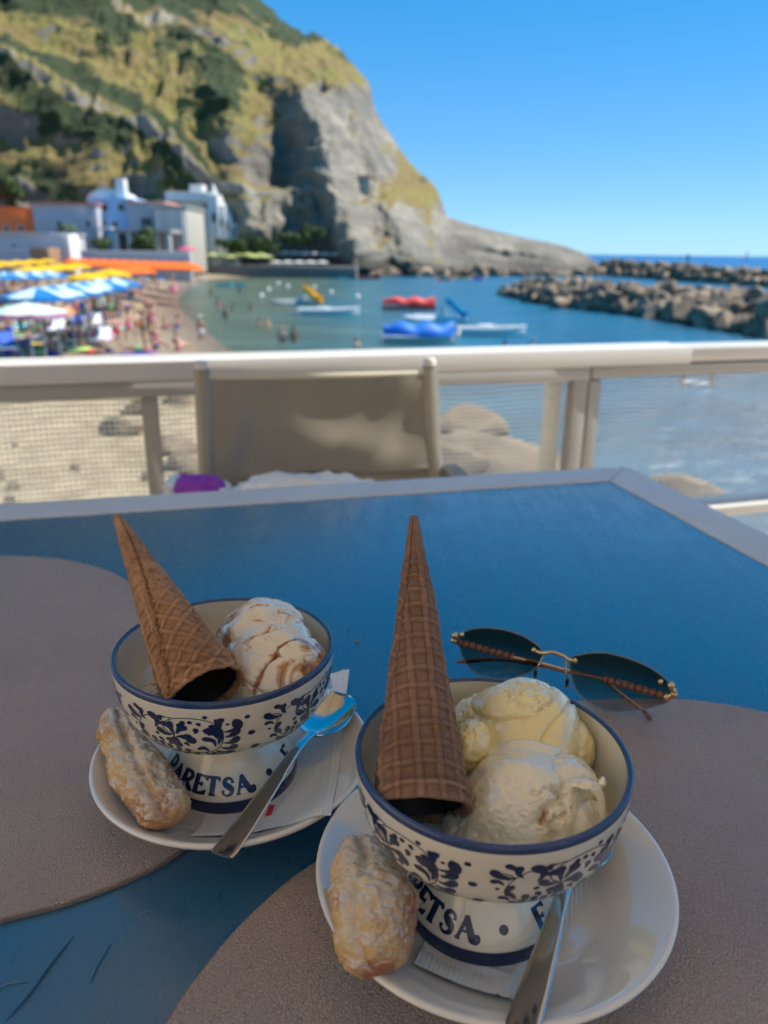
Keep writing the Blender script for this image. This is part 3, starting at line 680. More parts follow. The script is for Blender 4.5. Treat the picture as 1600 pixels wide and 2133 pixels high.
keys = list(PP)
for k_ in range(84):
    x = random.uniform(-8, 385); y = random.uniform(588, 735) if random.random() < .7 else random.uniform(580, 615); key = random.choice(keys)
    p = onz(x, y, 1)
    if gz(p[0], p[1]) < .25: continue
    sw_ = {'st1': 'man in blue shorts', 'st2': 'woman in black bikini', 'st3': 'man in red shorts', 'st4': 'man in white shorts and cap', 'wk1': 'woman in pink bikini', 'wk2': 'man in green shorts', 'wk3': 'man in orange shorts', 'si1': 'man in blue shorts', 'si2': 'woman in pink bikini', 'si3': 'man in white shorts and cap', 'ly1': 'man in green shorts', 'ly2': 'woman in black bikini', 'ly3': 'man in red shorts', 'be1': 'man in orange shorts', 'be2': 'woman in black bikini'}[key]
    far = "far along" if y < 625 else ("mid way down" if y < 680 else "at the near end of")
    person(key, x, y, f"{sw_} {LB[key[:2]]} {far} the crowded beach", f"{sw_} {LB[key[:2]]} {far} the beach", s=random.uniform(.85, 1.05))
TC = dict(red=(.6, .06, .05), turquoise=(.1, .5, .55), yellow=(.8, .55, .08), navy=(.03, .05, .2), white=(.75, .75, .73), lime=(.4, .7, .15), purple=(.3, .08, .4))
TM = {k: plain("beach_mat_"+k, v, .9, bump=.004, bscale=12) for k, v in TC.items()}
for k_ in range(42):
    x = random.uniform(-10, 300); y = random.uniform(600, 740); p = onz(x, y, 1)
    if gz(p[0], p[1]) < .3: continue
    p = onz(x, y, gz(p[0], p[1])); c = random.choice(list(TC)); P = np.array([[(a*.95, b*.45, gz(p[0], p[1])-0+.05+.03*math.sin(a*5+b*4+k_)) for b in np.linspace(-1, 1, 5)] for a in np.linspace(-1, 1, 9)])
    P[..., 2] -= gz(p[0], p[1]); m = MB(); m.grid(P); m.grid(P[:, ::-1]-[0, 0, .02]); far = "among the parasols" if y < 660 else "on the near sand"
    o = m.build("beach_mat", TM[c], None, (p[0], p[1], gz(p[0], p[1])), (0, 0, random.uniform(0, 3))); tag(o, f"{c} towel spread on the beach {far}", "beach towel", f"{c} towels {far}")
# ================================================================ BEACH FURNITURE
def lounger_proto(c):
    e = empty("sun_lounger", (0, 0, 0), "x", "sun lounger"); fm = MB()
    for s in (-1, 1): fm.box(s*.33-.02, s*.33+.02, -1.0, .95, .28, .33)
    for y in (-.9, .0, .85): fm.box(-.3, .3, y-.02, y+.02, .28, .32)
    fm.build("frame", SW['white'], e, smooth=False)
    for s in (-1, 1):
        for y in (-.85, .8): MB().box(s*.31-.02, s*.31+.02, y-.02, y+.02, 0, .28).build("leg", SW['white'], e, smooth=False)
    P = []
    for x in (-.3, 0, .3): P.append([(x, y, z) for y, z in ((-.95, .35), (.2, .35), (.25, .36), (.95, .75))])
    P = np.array(P, float); m = MB(); m.grid(P); m.grid(P[:, ::-1]+[0, 0, .06]); m.build("mattress", c, e)
    return e
LO = [lounger_proto(plain("towel_"+n, c, .9)) for n, c in (("blue", (.05, .12, .45)), ("white", (.7, .7, .72)), ("orange", (.75, .32, .1)), ("teal", (.1, .45, .5)), ("lime", (.3, .65, .2)))]
lc = ["blue", "white", "orange", "teal", "lime"]
for k, (x, y, c) in enumerate([(145, 672, 2), (190, 668, 3), (165, 690, 0), (120, 700, 1), (48, 712, 4), (80, 722, 1), (10, 705, 1), (20, 735, 0), (230, 612, 1), (256, 618, 3), (275, 625, 0), (95, 640, 1), (150, 628, 2), (10, 645, 0), (190, 640, 1), (118, 675, 0), (70, 655, 3), (205, 685, 1), (165, 655, 0), (0, 680, 2), (40, 625, 0), (310, 590, 1), (335, 588, 0), (215, 720, 1)]):
    p = onz(x, y, 1.1)
    for _ in range(3): p = onz(x, y, gz(p[0], p[1]))
    side = "under the parasols" if y < 660 else "on the near sand"
    place(LO[c], USED, (p[0], p[1], gz(p[0], p[1])), f"low beach lounger with {lc[c]} towel {side}", f"{lc[c]} towel loungers {side}", s=1.0)
def ring_proto(m, name="swim_ring"):
    P = []
    for i in range(20):
        a = i*2*math.pi/20; P.append([((.36+.14*math.cos(b))*math.cos(a), (.36+.14*math.cos(b))*math.sin(a), .14+.14*math.sin(b)) for b in np.arange(10)*2*math.pi/10])
    return P
def ring(x, y, m, label, tilt=.6):
    p = onz(x, y, 1.1); P = np.array(ring_proto(None)); mm = MB(); mm.grid(P, True, True)
    o = mm.build("swim_ring", m, None, (p[0], p[1], gz(p[0], p[1])+.25), (tilt, 0, .5)); tag(o, label, "swim ring")
ring(214, 682, SW['pink'], "pink inflatable swim ring leaning on the sand", 1.1)
ring(360, 590, SW['pink'], "pink swim ring beyond the end of the orange parasols", .8)
# round tables with chairs under the lilac parasol: a rack of white buckets
e = empty("drinks_rack", onz(45, 690, 1.1), "dark rack of small white pots under the lilac fringed parasol", "rack")
MB().box(-1.2, 1.2, -.2, .2, 0, .06).box(-1.2, 1.2, -.2, .2, .55, .6).box(-1.2, -1.15, -.2, .2, .06, .55).box(1.15, 1.2, -.2, .2, .06, .55).box(-.02, .02, -.2, .2, .06, .55).build("shelf", SW['black'], e, smooth=False)
for k in range(9): MB().lathe([(0, 0), (.09, 0), (.11, .22), (.1, .22), (.08, .02), (0, .02)], 12, (-1.0+k*.25, 0, .601)).build("pot", SW['white'], e)

# ================================================================ BOATS
def hull_geo(L, B, D, n=17, sheer=.18, trans=.75):
    xs_ = np.linspace(-.5, .5, n); out = []; inn = []
    for u in xs_:
        w_ = B/2*(1-abs((u-(-.08))/.58)**2.6 if u > -.08 else 1-(1-trans)*((-.08-u)/.42)**2); w_ = max(w_, .015)
        zt = D*(1+sheer*max(0, u)*2.2); pr = [(-1, 1), (-.93, .55), (-.7, .12), (0, 0), (.7, .12), (.93, .55), (1, 1)]
        out.append([(u*L, w_*a, zt*b-D*.35) for a, b in pr]); inn.append([(u*L*.97, w_*.92*a, (zt-.01)*max(b, .35)-D*.35+.01) for a, b in pr])
    return np.array(out), np.array(inn)
M_HW = plain("boat_white", (.74, .75, .74), .35); M_HB = plain("boat_blue", (.05, .35, .58), .35); M_HR = plain("boat_red", (.75, .05, .035), .5); M_HG = plain("boat_grey", (.45, .45, .43), .5)
M_YEL = plain("slide_yellow", (.85, .45, .01), .35); M_COV = plain("cover_blue", (.01, .16, .62), .6); M_HP = plain("float_purple", (.5, .12, .45), .5); M_HO = plain("kayak_orange", (.85, .2, .02), .4)
M_TEALF = plain("float_teal", (.2, .6, .6), .5)
def boat_at(x, y, rz, name, label, cat):
    p = onz(x, y, 0); return empty(name, (p[0], p[1], 0), label, cat, None, rz)
def rowboat(x, y, L, rz, hm, label, cover=False, cm=None, motor=False, name="rowing_boat"):
    e = boat_at(x, y, rz, name, label, "boat"); o_, i_ = hull_geo(L, L*.36, L*.15)
    m = MB(); m.grid(o_); m.grid(i_[:, ::-1]); n = len(o_)
    m.add(list(o_[0])+list(i_[0]), [(k, k+1, k+8, k+7) for k in range(6)]); m.build("hull", hm, e)
    g = MB()
    for s in (0, -1): g.tube([tuple(q_) for q_ in o_[:, s]+[0, 0, .015]], L*.011, 6)
    g.build("gunwale", SW['white'], e)
    z = L*.06
    for u in (-.28, 0, .22): MB().bbox(u*L-.13, u*L+.13, -L*.155, L*.155, z, z+.05, .01).build("bench", M_HW, e)
    if motor: MB().bbox(-.56*L, -.5*L, -.12, .12, 0, .5, .04).build("outboard_motor", M_HG, e)
    if cover:
        P = []
        for u in np.linspace(-.48, .48, 17):
            h = L*.12+L*.07*abs(math.sin(u*9+.6))
            w_ = L*.19*(1-abs(u/.52)**3); P.append([(u*L, w_*math.sin(a), .02+L*.09+(h)*max(0, math.cos(a))**.8) for a in np.linspace(-1.7, 1.7, 11)])
        MB().grid(np.array(P)).build("cover", cm or M_COV, e)
    else:
        MB().bbox(-L*.22, L*.02, -.3, .3, z+.06, z+.38, .1).build("seat_cushion", M_HW, e)
    return e
def pedalboat(x, y, L, rz, hm, sm, label, slide=True):
    e = boat_at(x, y, rz, "pedal_boat", label, "pedal boat")
    for s in (-1, 1):
        P = []
        for u in np.linspace(-.5, .5, 13):
            w_ = .26*(1-abs(2*u)**5)+.02; zz = .12*abs(2*u)**4; P.append([(u*L, s*.55+w_*math.cos(a), .1+zz+.22*(1-abs(2*u)**6*.6)*math.sin(a)) for a in np.arange(10)*2*math.pi/10])
        MB().grid(np.array(P), False, True).build("float_hull", hm, e)
    MB().bbox(-L*.36, L*.34, -.6, .6, .3, .4, .03).build("deck", hm, e)
    for s in (-1, 1):
        MB().bbox(-L*.12, -L*.02, s*.3-.22, s*.3+.22, .4, .56, .04).bbox(-L*.15, -L*.12, s*.3-.22, s*.3+.22, .45, .95, .03).build("seat", SW['white'], e)
    if slide:
        pts = spline([(-L*.5, 0, .35), (-L*.4, 0, .55), (-L*.27, 0, 1.15), (-L*.17, 0, 1.45)], 4); P = np.array([[(p_[0], yy, p_[2]+zz) for yy, zz in ((-.52, .42), (-.40, 0), (.40, 0), (.52, .42), (.62, .40), (.50, -.12), (-.50, -.12), (-.62, .40))] for p_ in pts])
        MB().grid(P, False, True).build("slide", sm, e)
        m = MB()
        for s in (-1, 1): m.tube([(-L*.16, s*.2, 1.5), (-L*.02, s*.2, .4)], .03, 6)
        for k in range(4): m.tube([(-L*.16+L*.028*k, -.2, 1.45-.26*k), (-L*.16+L*.028*k, .2, 1.45-.26*k)], .02, 6)
        m.build("ladder", M_POLE, e)
    return e
pedalboat(618, 634, 5.2, 2.9, M_HG, M_YEL, "grey pedal boat with a bright yellow slide")
rowboat(686, 657, 5.0, .12, M_HW, "long white rowing boat in the middle of the cove", motor=True)
e = rowboat(852, 645, 5.0, .05, M_HR, "low red covered boat beyond the blue pedal boat", cover=True, cm=M_HR, name="covered_boat"); e.scale = (1, .6, .8)
pedalboat(906, 668, 5.0, 2.95, M_HW, M_HB, "white and blue pedal boat with a tall light blue slide"); 
rowboat(1025, 697, 4.4, .08, M_HW, "large white rowing boat on the right with folded tarpaulin", motor=True)
rowboat(872, 714, 4.3, .1, M_HG, "grey boat under a bright blue lumpy cover nearest the railing", cover=True, name="covered_boat")
for (x, y, L, m_, lb) in [(926, 583, 3.0, M_HO, "tiny orange dinghy near the headland rocks"), (964, 580, 3.5, M_YEL, "tiny yellow dinghy right of the orange one"), (995, 583, 2.6, M_HP, "tiny purple float nearest the spit"), (770, 581, 4.2, M_HR, "small red canoe below the dark jetty end"), (718, 580, 3.2, M_TEALF, "small green dinghy left of the red canoe"), (470, 597, 2.4, M_TEALF, "left teal float near the far beach"), (497, 597, 2.4, M_TEALF, "right teal float near the far beach"), (413, 587, 2.4, M_HW, "white dinghy at the far sand corner")]:
    p = onz(x, y, 0); o_, i_ = hull_geo(L, 1.1, .6); m = MB(); m.grid(o_); m.grid(i_[:, ::-1]); m.bbox(-.2, .2, -.4, .4, .15, .3, .02)
    o = m.build("dinghy", m_, None, (p[0], p[1], 0), (0, 0, random.uniform(-.3, .3))); tag(o, lb, "dinghy")
# mooring buoys
for (x, y) in [(745, 620), (690, 610), (655, 600), (600, 598), (560, 605), (545, 618), (580, 592), (640, 612)]:
    p = onz(x, y, 0); o = MB().lathe([(0, -.15), (.2, -.08), (.26, .08), (.16, .24), (.04, .3), (0, .42)], 14).build("mooring_buoy", SW['white'], None, (p[0], p[1], .05)); tag(o, "small white mooring buoy floating in the middle of the cove", "buoy", "white mooring buoys")
# far sailing boat and channel marker
p = aty(1553, 562, 900); e = empty("sailing_boat", (p[0], p[1], 0), "tiny white sailing boat near the horizon on the right", "boat")
o_, i_ = hull_geo(9, 2.6, 1.6); MB().grid(o_).build("hull", M_HW, e); MB().tube([(0, 0, 0), (0, 0, 12)], .1, 6).build("mast", M_HW, e)
MB().add([(-.2, 0, 1.5), (-4, .4, 1.5), (-.2, .0, 11.5), (-1.5, .35, 4.5)], [(0, 1, 3), (0, 3, 2), (1, 2, 3)]).build("sail", C_W, e)
p = aty(1430, 560, 420); MB(); o = MB().tube([(0, 0, -1), (0, 0, 4)], .35, 8).lathe([(0, 3.8), (1.0, 3.8), (.8, 5.2), (0, 5.6)], 10).build("channel_marker", M_DARK, None, (p[0], p[1], 0)); tag(o, "small dark channel marker standing in the open sea", "marker")
# pair of swimmers just off the terrace, seen through the net
p = onz(1450, 800, 0)
for dx, k, lb in ((-.55, 'st3', "swimmer left of a white float beyond the right net"), (.6, 'st1', "swimmer right of a white float beyond the right net")):
    place(PP[k], USED, (p[0]+dx, p[1], -1.3), lb, None)
o = MB().bbox(-.45, .45, -.25, .25, -.03, .09, .03).build("foam_float", SW['white'], None, (p[0], p[1], 0)); tag(o, "white foam float between two swimmers beyond the right net", "float")
# ================================================================ TERRACE: floor, roof, railing, chair
FZ = 3.95; T_ = 4.70
ra = onz(0, 760, 4.775); rb = onz(1600, 718, 4.775); rd = rb-ra; rd[2] = 0; RL = np.linalg.norm(rd); rd /= RL; rn = np.array([rd[1], -rd[0], 0])  # rn points to the camera
if rn[1] > 0: rn = -rn
def railp(x, y):
    d = ray(x, y); k = np.dot(ra-EYE, rn)/np.dot(d, rn); p = EYE+d*k; return np.dot(p-ra, rd), p[2]-4.775
RZ = math.atan2(rd[1], rd[0])
t = NT("terrace_floor_stone"); t.p(Base_Color=t.ramp(t.noise(4, 5), [(.3, (.52, .42, .31)), (.7, (.66, .54, .41))]), Roughness=.7)
far1 = ra-rd*5-rn*.16; far2 = rb+rd*5-rn*.16
V = [(-6, -4, FZ), (6, -4, FZ), (far2[0], far2[1], FZ), (far1[0], far1[1], FZ)]; V += [(a, b, FZ-.25) for a, b, c in V]
o = link("terrace_floor", mesh("terrace_floor", V, [(0, 1, 2, 3), (7, 6, 5, 4), (0, 4, 5, 1), (1, 5, 6, 2), (2, 6, 7, 3), (3, 7, 4, 0)], t.m, False)); tag(o, "stone terrace floor under the table and chair", kind='structure')
V = [(a*.98, b-.25 if b > 0 else b, c-.25) for a, b, c in V[:4]]; V += [(a, b, -1) for a, b, c in V]
o = link("terrace_base_wall", mesh("terrace_base_wall", V, [(0, 4, 5, 1), (1, 5, 6, 2), (2, 6, 7, 3), (3, 7, 4, 0)], W_STONE, False)); tag(o, "stone retaining wall holding the terrace above the water", "wall")
# roof that keeps the table in shade (above the picture)
M_ROOF = plain("roof_canvas", (.78, .66, .50), .8)
e = empty("terrace_roof", (0, -.2, 6.45), "flat cream canopy shading the cafe terrace", "roof")
RY = 2.02
MB().bbox(-1.0, 2.35, -.9, RY, 0, .12, .01).build("roof_panel", M_ROOF, e)
for k in range(4): MB().bbox(-.9+k*1.0, -.82+k*1.0, -.9, RY-.02, -.14, -.002, .005).build("rafter", M_ROOF, e)
for x in (-.95, 2.25):
    for y in (-.8,): MB().bbox(x-.06, x+.06, y-.06, y+.06, -2.5, -.15, .005).build("post", M_ROOF, e)
e = empty("back_bounce_wall", (0, -2.6, FZ), "cream cafe front with two wooden doors behind the table", "wall")  # unseen wall, doors included, added for warm bounce under the roof
M_PLA = plain("bounce_wall_plaster", (.74, .62, .47), .8)
MB().bbox(-2.6, 3.2, -.2, 0, 0, 3.1, .01).build("wall_panel", M_PLA, e)
for x in (-1.2, 1.3):
    MB().bbox(x-.5, x+.5, .001, .05, .0, 2.1, .008).build("door", plain("bounce_wall_door", (.22, .11, .05), .5), e); MB().bbox(x-.38, x+.38, .051, .06, .9, 1.95, .003).build("door_pane", M_GLASSD, e)
e = empty("side_bounce_wall", (-2.6, -3.6, FZ), "sunlit cream side wing of the cafe left of the tables", "wall")  # unseen wall put in to throw warm sunlight onto the table
MB().bbox(-.2, -.001, 0, 4.4, 0, 3.1, .01).build("wall_panel", M_PLA, e)

# ---- railing
M_RAIL = plain("rail_cream_paint", (.56, .54, .51), .3, var=.05, scale=3); M_RAILD = plain("rail_grey_paint", (.35, .335, .315), .45, var=.06, scale=3)
M_NET = plain("net_plastic", (.82, .81, .76), .5)
e = empty("railing", ra, "cream painted terrace railing with plastic net panels facing the cove", "railing", rz=RZ)
sj = railp(1445, 718)[0]; L0, L1 = -2.2, RL+1.6
MB().bbox(L0, sj, 0, .115, -.044, 0, .004).build("top_rail", M_RAIL, e)                 # local y = away from the camera
MB().bbox(sj+.001, L1, .006, .115, -.040, -.003, .004).build("top_rail", M_RAIL, e)
sp0 = railp(1237, 790)[0]; zt = -.046; zb = railp(1540, 1052)[1]
fh = .034
# post pair, net frames
sl0, sl1 = railp(294, 850)[0], railp(331, 850)[0]
MB().bbox(sl0, sl1, .03, .06, zb, zt-fh-.001, .003).build("post", M_RAILD, e)
sc0, sc1, sd0 = railp(1167, 800)[0], railp(1212, 800)[0], railp(1205, 800)[0]
cp = MB().bbox(-.030, .030, -.004, .004, zb-.2, zt-.002, .002)
o = cp.build("post_plate", plain("plate_sunlit_cream", (.80, .76, .62), .5), e, ((sc0+sc1)/2-.002, .085, 0), (0, 0, R_(14)))  # sunlight on this plate is put into its paler colour
for zz in (railp(1188, 808)[1], railp(1188, 842)[1]):
    b = MB().lathe([(0, .004), (.005, .003), (.006, 0), (0, 0)], 10).build("bolt", M_POLE, o, (-.006, -.0045, zz), (R_(90), 0, 0))
MB().bbox(sd0, sp0-.001, .02, .058, -(4.775-FZ), zt-.002, .003).build("post", M_RAILD, e)
MB().bbox(sp0+.0015, railp(1262, 800)[0], .018, .05, zb, zt-fh-.001, .003).build("panel_frame_side", M_RAILD, e)
MB().bbox(L0, sp0-.001, .014, .05, zt-fh, zt, .003).build("panel_frame_top", M_RAILD, e)
MB().bbox(sp0+.0015, L1, .010, .048, zt-fh+.004, zt, .003).build("panel_frame_top", M_RAILD, e)
MB().bbox(sp0-.0008, sp0+.0012, .03, .04, zt-.03, zt, .0003).build("hinge_pin", M_DARK, e)
MB().bbox(L0, sd0-.001, .0, .11, zb-.03, zb-.001, .004).build("bottom_rail", M_RAIL, e)
MB().bbox(sp0+.004, L1, .0, .11, zb-.03, zb-.001, .004).build("bottom_rail", M_RAIL, e)
for s in (L0+.02, L1-.06): MB().bbox(s, s+.04, .02, .058, -(4.775-FZ), zt-fh-.001, .003).build("post", M_RAILD, e)
MB().bbox(L0, L1, .02, .05, -(4.775-FZ)+.06, -(4.775-FZ)+.10, .003).build("kick_rail", M_RAILD, e)
def net(s0, s1, z0, z1, seed):
    m = MB(); c = .0118; r = np.random.default_rng(seed); nzs = int((z1-z0)/c); nxs = int((s1-s0)/c)
    xx = np.linspace(s0, s1, 26)
    wob = lambda x, z: .0022*math.sin(x*9+seed+z*3)+.0016*math.sin(x*23+z*8)
    for k in range(nzs+1):
        z = z0+k*c; P = [(x, .040+.0015*math.sin(x*7+z*5), z+wob(x, z)) for x in xx]; m.tube(P, .0018, 4, False)
    zz = np.linspace(z0, z1, 10)
    for k in range(nxs+1):
        x = s0+k*c; P = [(x+.0012*math.sin(z*12+seed), .0408+.0015*math.sin(x*7+z*5), z) for z in zz]; m.tube(P, .0009, 4, False)
    o = m.build("net_mesh", M_NET, e, smooth=True); o['kind'] = 'stuff'
zn1 = zt-fh+.002
net(L0, sl0+.004, zb, zn1, 1); net(sl1-.004, sd0, zb, zn1, 2); net(railp(1262, 800)[0]-.004, L1, zb, zn1, 3)
net(L0, L1, -(4.775-FZ)+.10, zb-.031, 4)

# ---- chair across the table
ca = onz(421, 782, 4.772); cb = onz(896, 774, 4.772); cd = cb-ca; cd[2] = 0; CW = np.linalg.norm(cd); cd /= CW; CRZ = math.atan2(cd[1], cd[0])
cc = (ca+cb)/2
e = empty("terrace_chair", (cc[0], cc[1], FZ), "taupe mesh sling chair with a pale metal frame across the table", "chair", rz=CRZ)
M_FR = plain("chair_frame_taupe", (.26, .23, .18), .42, .3, var=.05)
t = NT("sling_fabric"); uv = t.co()
wv = t.n("TexWave"); wv.inputs["Scale"].default_value = 160; wv.bands_direction = 'Z'; t.t.links.new(uv, wv.inputs[0])
wv2 = t.n("TexWave"); wv2.inputs["Scale"].default_value = 160; wv2.bands_direction = 'X'; t.t.links.new(uv, wv2.inputs[0])
wc = t.math('MULTIPLY', wv.outputs[1], wv2.outputs[1])
t.p(Base_Color=t.mix(wc, (.14, .115, .09), (.21, .18, .14)), Roughness=.75)
tl = t.n("BsdfTranslucent"); tl.inputs[0].default_value = (.30, .25, .17, 1); tr = t.n("BsdfTransparent"); mx = t.n("MixShader"); mx.inputs[0].default_value = .30
m2 = t.n("MixShader"); t.set(m2.inputs[0], t.ramp(wc, [(.0, .10), (.25, .0)]))
t.t.links.new(t.b.outputs[0], mx.inputs[1]); t.t.links.new(tl.outputs[0], mx.inputs[2]); t.t.links.new(mx.outputs[0], m2.inputs[1]); t.t.links.new(tr.outputs[0], m2.inputs[2]); t.t.links.new(m2.outputs[0], t.out.inputs[0])
M_SL = t.m
M_SL2 = plain("back_pad_fabric", (.22, .195, .155), .36, var=.12, scale=5, bump=.0004, bscale=260)
h2 = CW/2; ZT = 4.772-FZ; SH = .44
def backy(z): return -.13*(ZT-z)/(ZT-SH)                 # reclined: lower is nearer the table
for s in (-1, 1):
    pts = [(s*h2, .004, ZT+.012), (s*h2, backy(ZT-.2), ZT-.2), (s*h2, backy(SH), SH), (s*h2, .05, .2), (s*h2, .16, 0)]
    MB().tube(spline(pts, 5), [(.0105, .016)]*21, 10, True, (1, 0, 0)).build("back_post", M_FR, e)
    MB().lathe([(0, .010), (.009, .009), (.013, .004), (.0135, -.006), (0, -.006)], 14, (s*h2, .004, ZT+.018)).build("post_cap", M_RAIL, e)
    MB().tube(spline([(s*(h2+.022), -.56, .0), (s*(h2+.022), -.53, .4), (s*(h2+.022), -.50, .60), (s*(h2+.02), -.40, .625), (s*(h2+.014), -.08, .63)], 6), .011, 10).build("front_leg", M_FR, e)
    MB().bbox(s*(h2+.02)-.02, s*(h2+.02)+.02, -.46, -.1, .636, .655, .008).build("armrest", M_FR, e)
    MB().tube([(s*h2, backy(SH), SH), (s*(h2+.01), -.53, SH+.01)], .011, 8).build("seat_rail", M_FR, e)
MB().tube([(-h2, -.50, SH-.02), (h2, -.50, SH-.02)], .011, 8).build("cross_bar", M_FR, e)
P = []
n1, n2 = 60, 50
for i in range(n1):
    z = ZT-.006-(ZT-.006-SH)*i/(n1-1); row_ = []
    for j in range(n2):
        x = (-1+2*j/(n2-1)); zz = (ZT-z)
        edge = (1-x*x)
        bulge = .030*edge*math.exp(-((zz-.10)/.08)**2)                 # pushed out hollow at shoulder height
        fold = .012*edge**.3*math.exp(-((zz-.205-.012*x)/.006)**2)-.010*math.exp(-((zz-.222-.012*x)/.012)**2)
        crk = .006*math.sin(6*x+zz*30)*math.exp(-((abs(x)-.8)/.15)**2)
        row_.append((x*(h2-.012), backy(z)+bulge-fold*1.0+crk-.002, z))
    P.append(row_)
P = np.array(P); m = MB(); m.grid(P)
m.build("back_sling", M_SL, e)
P3 = P.copy()[:int(n1*.60)]; zz_ = ZT-P3[..., 2]; keep = [i for i in range(len(P3)) if ZT-P3[i, 0, 2] < .197]; P3 = P3[keep]; P3[..., 1] -= .0035; P3[..., 0] *= .992
for j in range(n2): P3[-1, j, 1] += .002; P3[-2, j, 1] -= .003; P3[-1, j, 2] -= .004*math.sin(j*.21); P3[-2, j, 2] -= .004*math.sin(j*.21)
MB().grid(P3).build("back_pad", M_SL2, e)
MB().tube([(-h2+.01, -.001, ZT-.004), (0, .004, ZT-.006), (h2-.01, -.001, ZT-.004)], .006, 8).build("top_hem", plain("hem_glow", (.50, .47, .36), .7), e)  # glow along the top edge is put into this paler hem colour
P = np.array([[(x*(h2-.01), backy(SH)-.37*v_, SH+.004-.03*math.sin(math.pi*v_)*(1-x*x)) for x in np.linspace(-1, 1, 14)] for v_ in np.linspace(0, 1, 14)])
MB().grid(P).build("seat_sling", M_SL, e)
# towel on the seat, folded towel over the arm
def cloth_lump(cx, cy, cz, rx, ry, rz_, seed, amp=.25, n=60):
    th = np.linspace(0, math.pi, n)[:, None]; ph = np.linspace(0, 2*math.pi, n*2, endpoint=False)[None]
    d = np.stack([np.sin(th)*np.cos(ph), np.sin(th)*np.sin(ph), np.cos(th)+0*ph], -1)
    r = 1+amp*ridge(d*2.2+seed, 3, seed)+.05*fbm(d*9, 3, seed+5); sg = np.sign(d)*np.abs(d)**.8
    return sg*np.array([rx, ry, rz_])*r[..., None]*np.array([1, 1, 1])+np.array([cx, cy, cz])
M_TOW = plain("towel_white", (.80, .80, .78), .95, bump=.0006, bscale=300)
p1 = aty(640, 1012, 1.36)
e2 = empty("beach_towel", (p1[0], 1.32, FZ+SH), "bright white sunlit towel heaped on the seat of the chair", "towel")
hh = p1[2]+.035-(FZ+SH)
MB().grid(cloth_lump(0, 0, hh*.45, .17, .10, hh*.50, 3, .12), False, True).build("towel_heap", M_TOW, e2)
p2 = aty(405, 1016, 1.30)
e3 = empty("folded_towel", (p2[0], 1.30, p2[2]-.05), "purple and white rolled towel over the left armrest of the chair", "towel", rz=.1)
MB().grid(cloth_lump(0, 0, .037, .052, .05, .030, 8, .16), False, True).build("purple_roll", plain("towel_purple", (.32, .05, .42), .8, bump=.0003, bscale=300), e3)
MB().grid(cloth_lump(-.036, -.0, .048, .014, .045, .020, 9, .2), False, True).build("white_fold", M_TOW, e3)
MB().grid(cloth_lump(.040, .0, .040, .022, .045, .014, 10, .2), False, True).build("white_fold", M_TOW, e3)
# ================================================================ TABLE
uF = np.array([-.9692, -.2464, 0]); vF = np.array([.2464, -.9692, 0]); CN = np.array([.3616, 1.1106, T_])
e = empty("cafe_table", (CN[0], CN[1], FZ), "blue topped cafe table with a wide grey metal frame", "table")
TH = T_-FZ
def tp(a, b, z): q_ = uF*a+vF*b; return (q_[0], q_[1], z)
t = NT("table_blue_paint")
n1 = t.noise(2.5, 4); n2 = t.noise(60, 4, .6, vec=t.vec_scale((1, .12, 1)))
c = t.ramp(n1, [(.3, (.016, .105, .205)), (.7, (.022, .125, .235))])
t.p(Base_Color=c, IOR=1.95, Coat_Weight=.12, Coat_Roughness=.12)
t.p(Roughness=t.math("ADD", t.ramp(n2, [(.35, .22), (.7, .30)]), t.ramp(t.noise(9, 6, .7, dist=1.2), [(.42, 0.0), (.62, .05)])))
t.bump(n2, .00012, .6)
M_TB = t.m
t = NT("table_frame_grey"); t.p(Base_Color=t.ramp(t.noise(12, 5), [(.3, (.58, .55, .52)), (.7, (.66, .63, .60))]), Roughness=t.ramp(t.noise(40, 4), [(.3, .3), (.7, .45)]), Metallic=0)
t.bump(t.noise(300, 3), .00008)
M_TF = t.m
LW, LH, W_ = 1.45, 1.25, .064
def quadprism(p, z0, z1, m, name, parent, bev=.003):
    bm = bmesh.new(); vs_ = [bm.verts.new((a[0], a[1], z)) for z in (z0, z1) for a in p]; n = len(p)
    bm.faces.new(vs_[:n][::-1]); bm.faces.new(vs_[n:])
    for i in range(n): bm.faces.new((vs_[i], vs_[(i+1) % n], vs_[n+(i+1) % n], vs_[n+i]))
    bmesh.ops.recalc_face_normals(bm, faces=bm.faces[:])
    bmesh.ops.bevel(bm, geom=bm.edges[:], offset=bev, segments=3, profile=.6, affect='EDGES')
    me = bpy.data.meshes.new(name); bm.to_mesh(me); bm.free(); me.materials.append(m); me.shade_smooth(); me.set_sharp_from_angle(angle=R_(35)); return link(name, me, parent)
g = .0006
strips = [[(0, 0), (LW, 0), (LW-W_, W_), (W_, W_)], [(0, 0), (W_, W_), (W_, LH-W_), (0, LH)], [(0, LH), (W_, LH-W_), (LW-W_, LH-W_), (LW, LH)], [(LW, 0), (LW, LH), (LW-W_, LH-W_), (LW-W_, W_)]]
for sp_ in strips:
    c_ = np.mean(sp_, 0); pts = [tp(*(np.array(q_)+(c_-np.array(q_))/np.linalg.norm(c_-np.array(q_))*g), 0) for q_ in sp_]
    quadprism(pts, TH-.032, TH+.0012, M_TF, "frame_strip", e, .0022)
quadprism([tp(*q_, 0) for q_ in [(W_+.001, W_+.001), (LW-W_-.001, W_+.001), (LW-W_-.001, LH-W_-.001), (W_+.001, LH-W_-.001)]], TH-.02, TH, M_TB, "tabletop", e, .0008)
for a, b in ((.06, .06), (LW-.06, .06), (.06, LH-.06), (LW-.06, LH-.06)):
    q_ = tp(a, b, 0); MB().bbox(q_[0]-.025, q_[0]+.025, q_[1]-.025, q_[1]+.025, 0, TH-.033, .004).build("leg", M_TF, e)
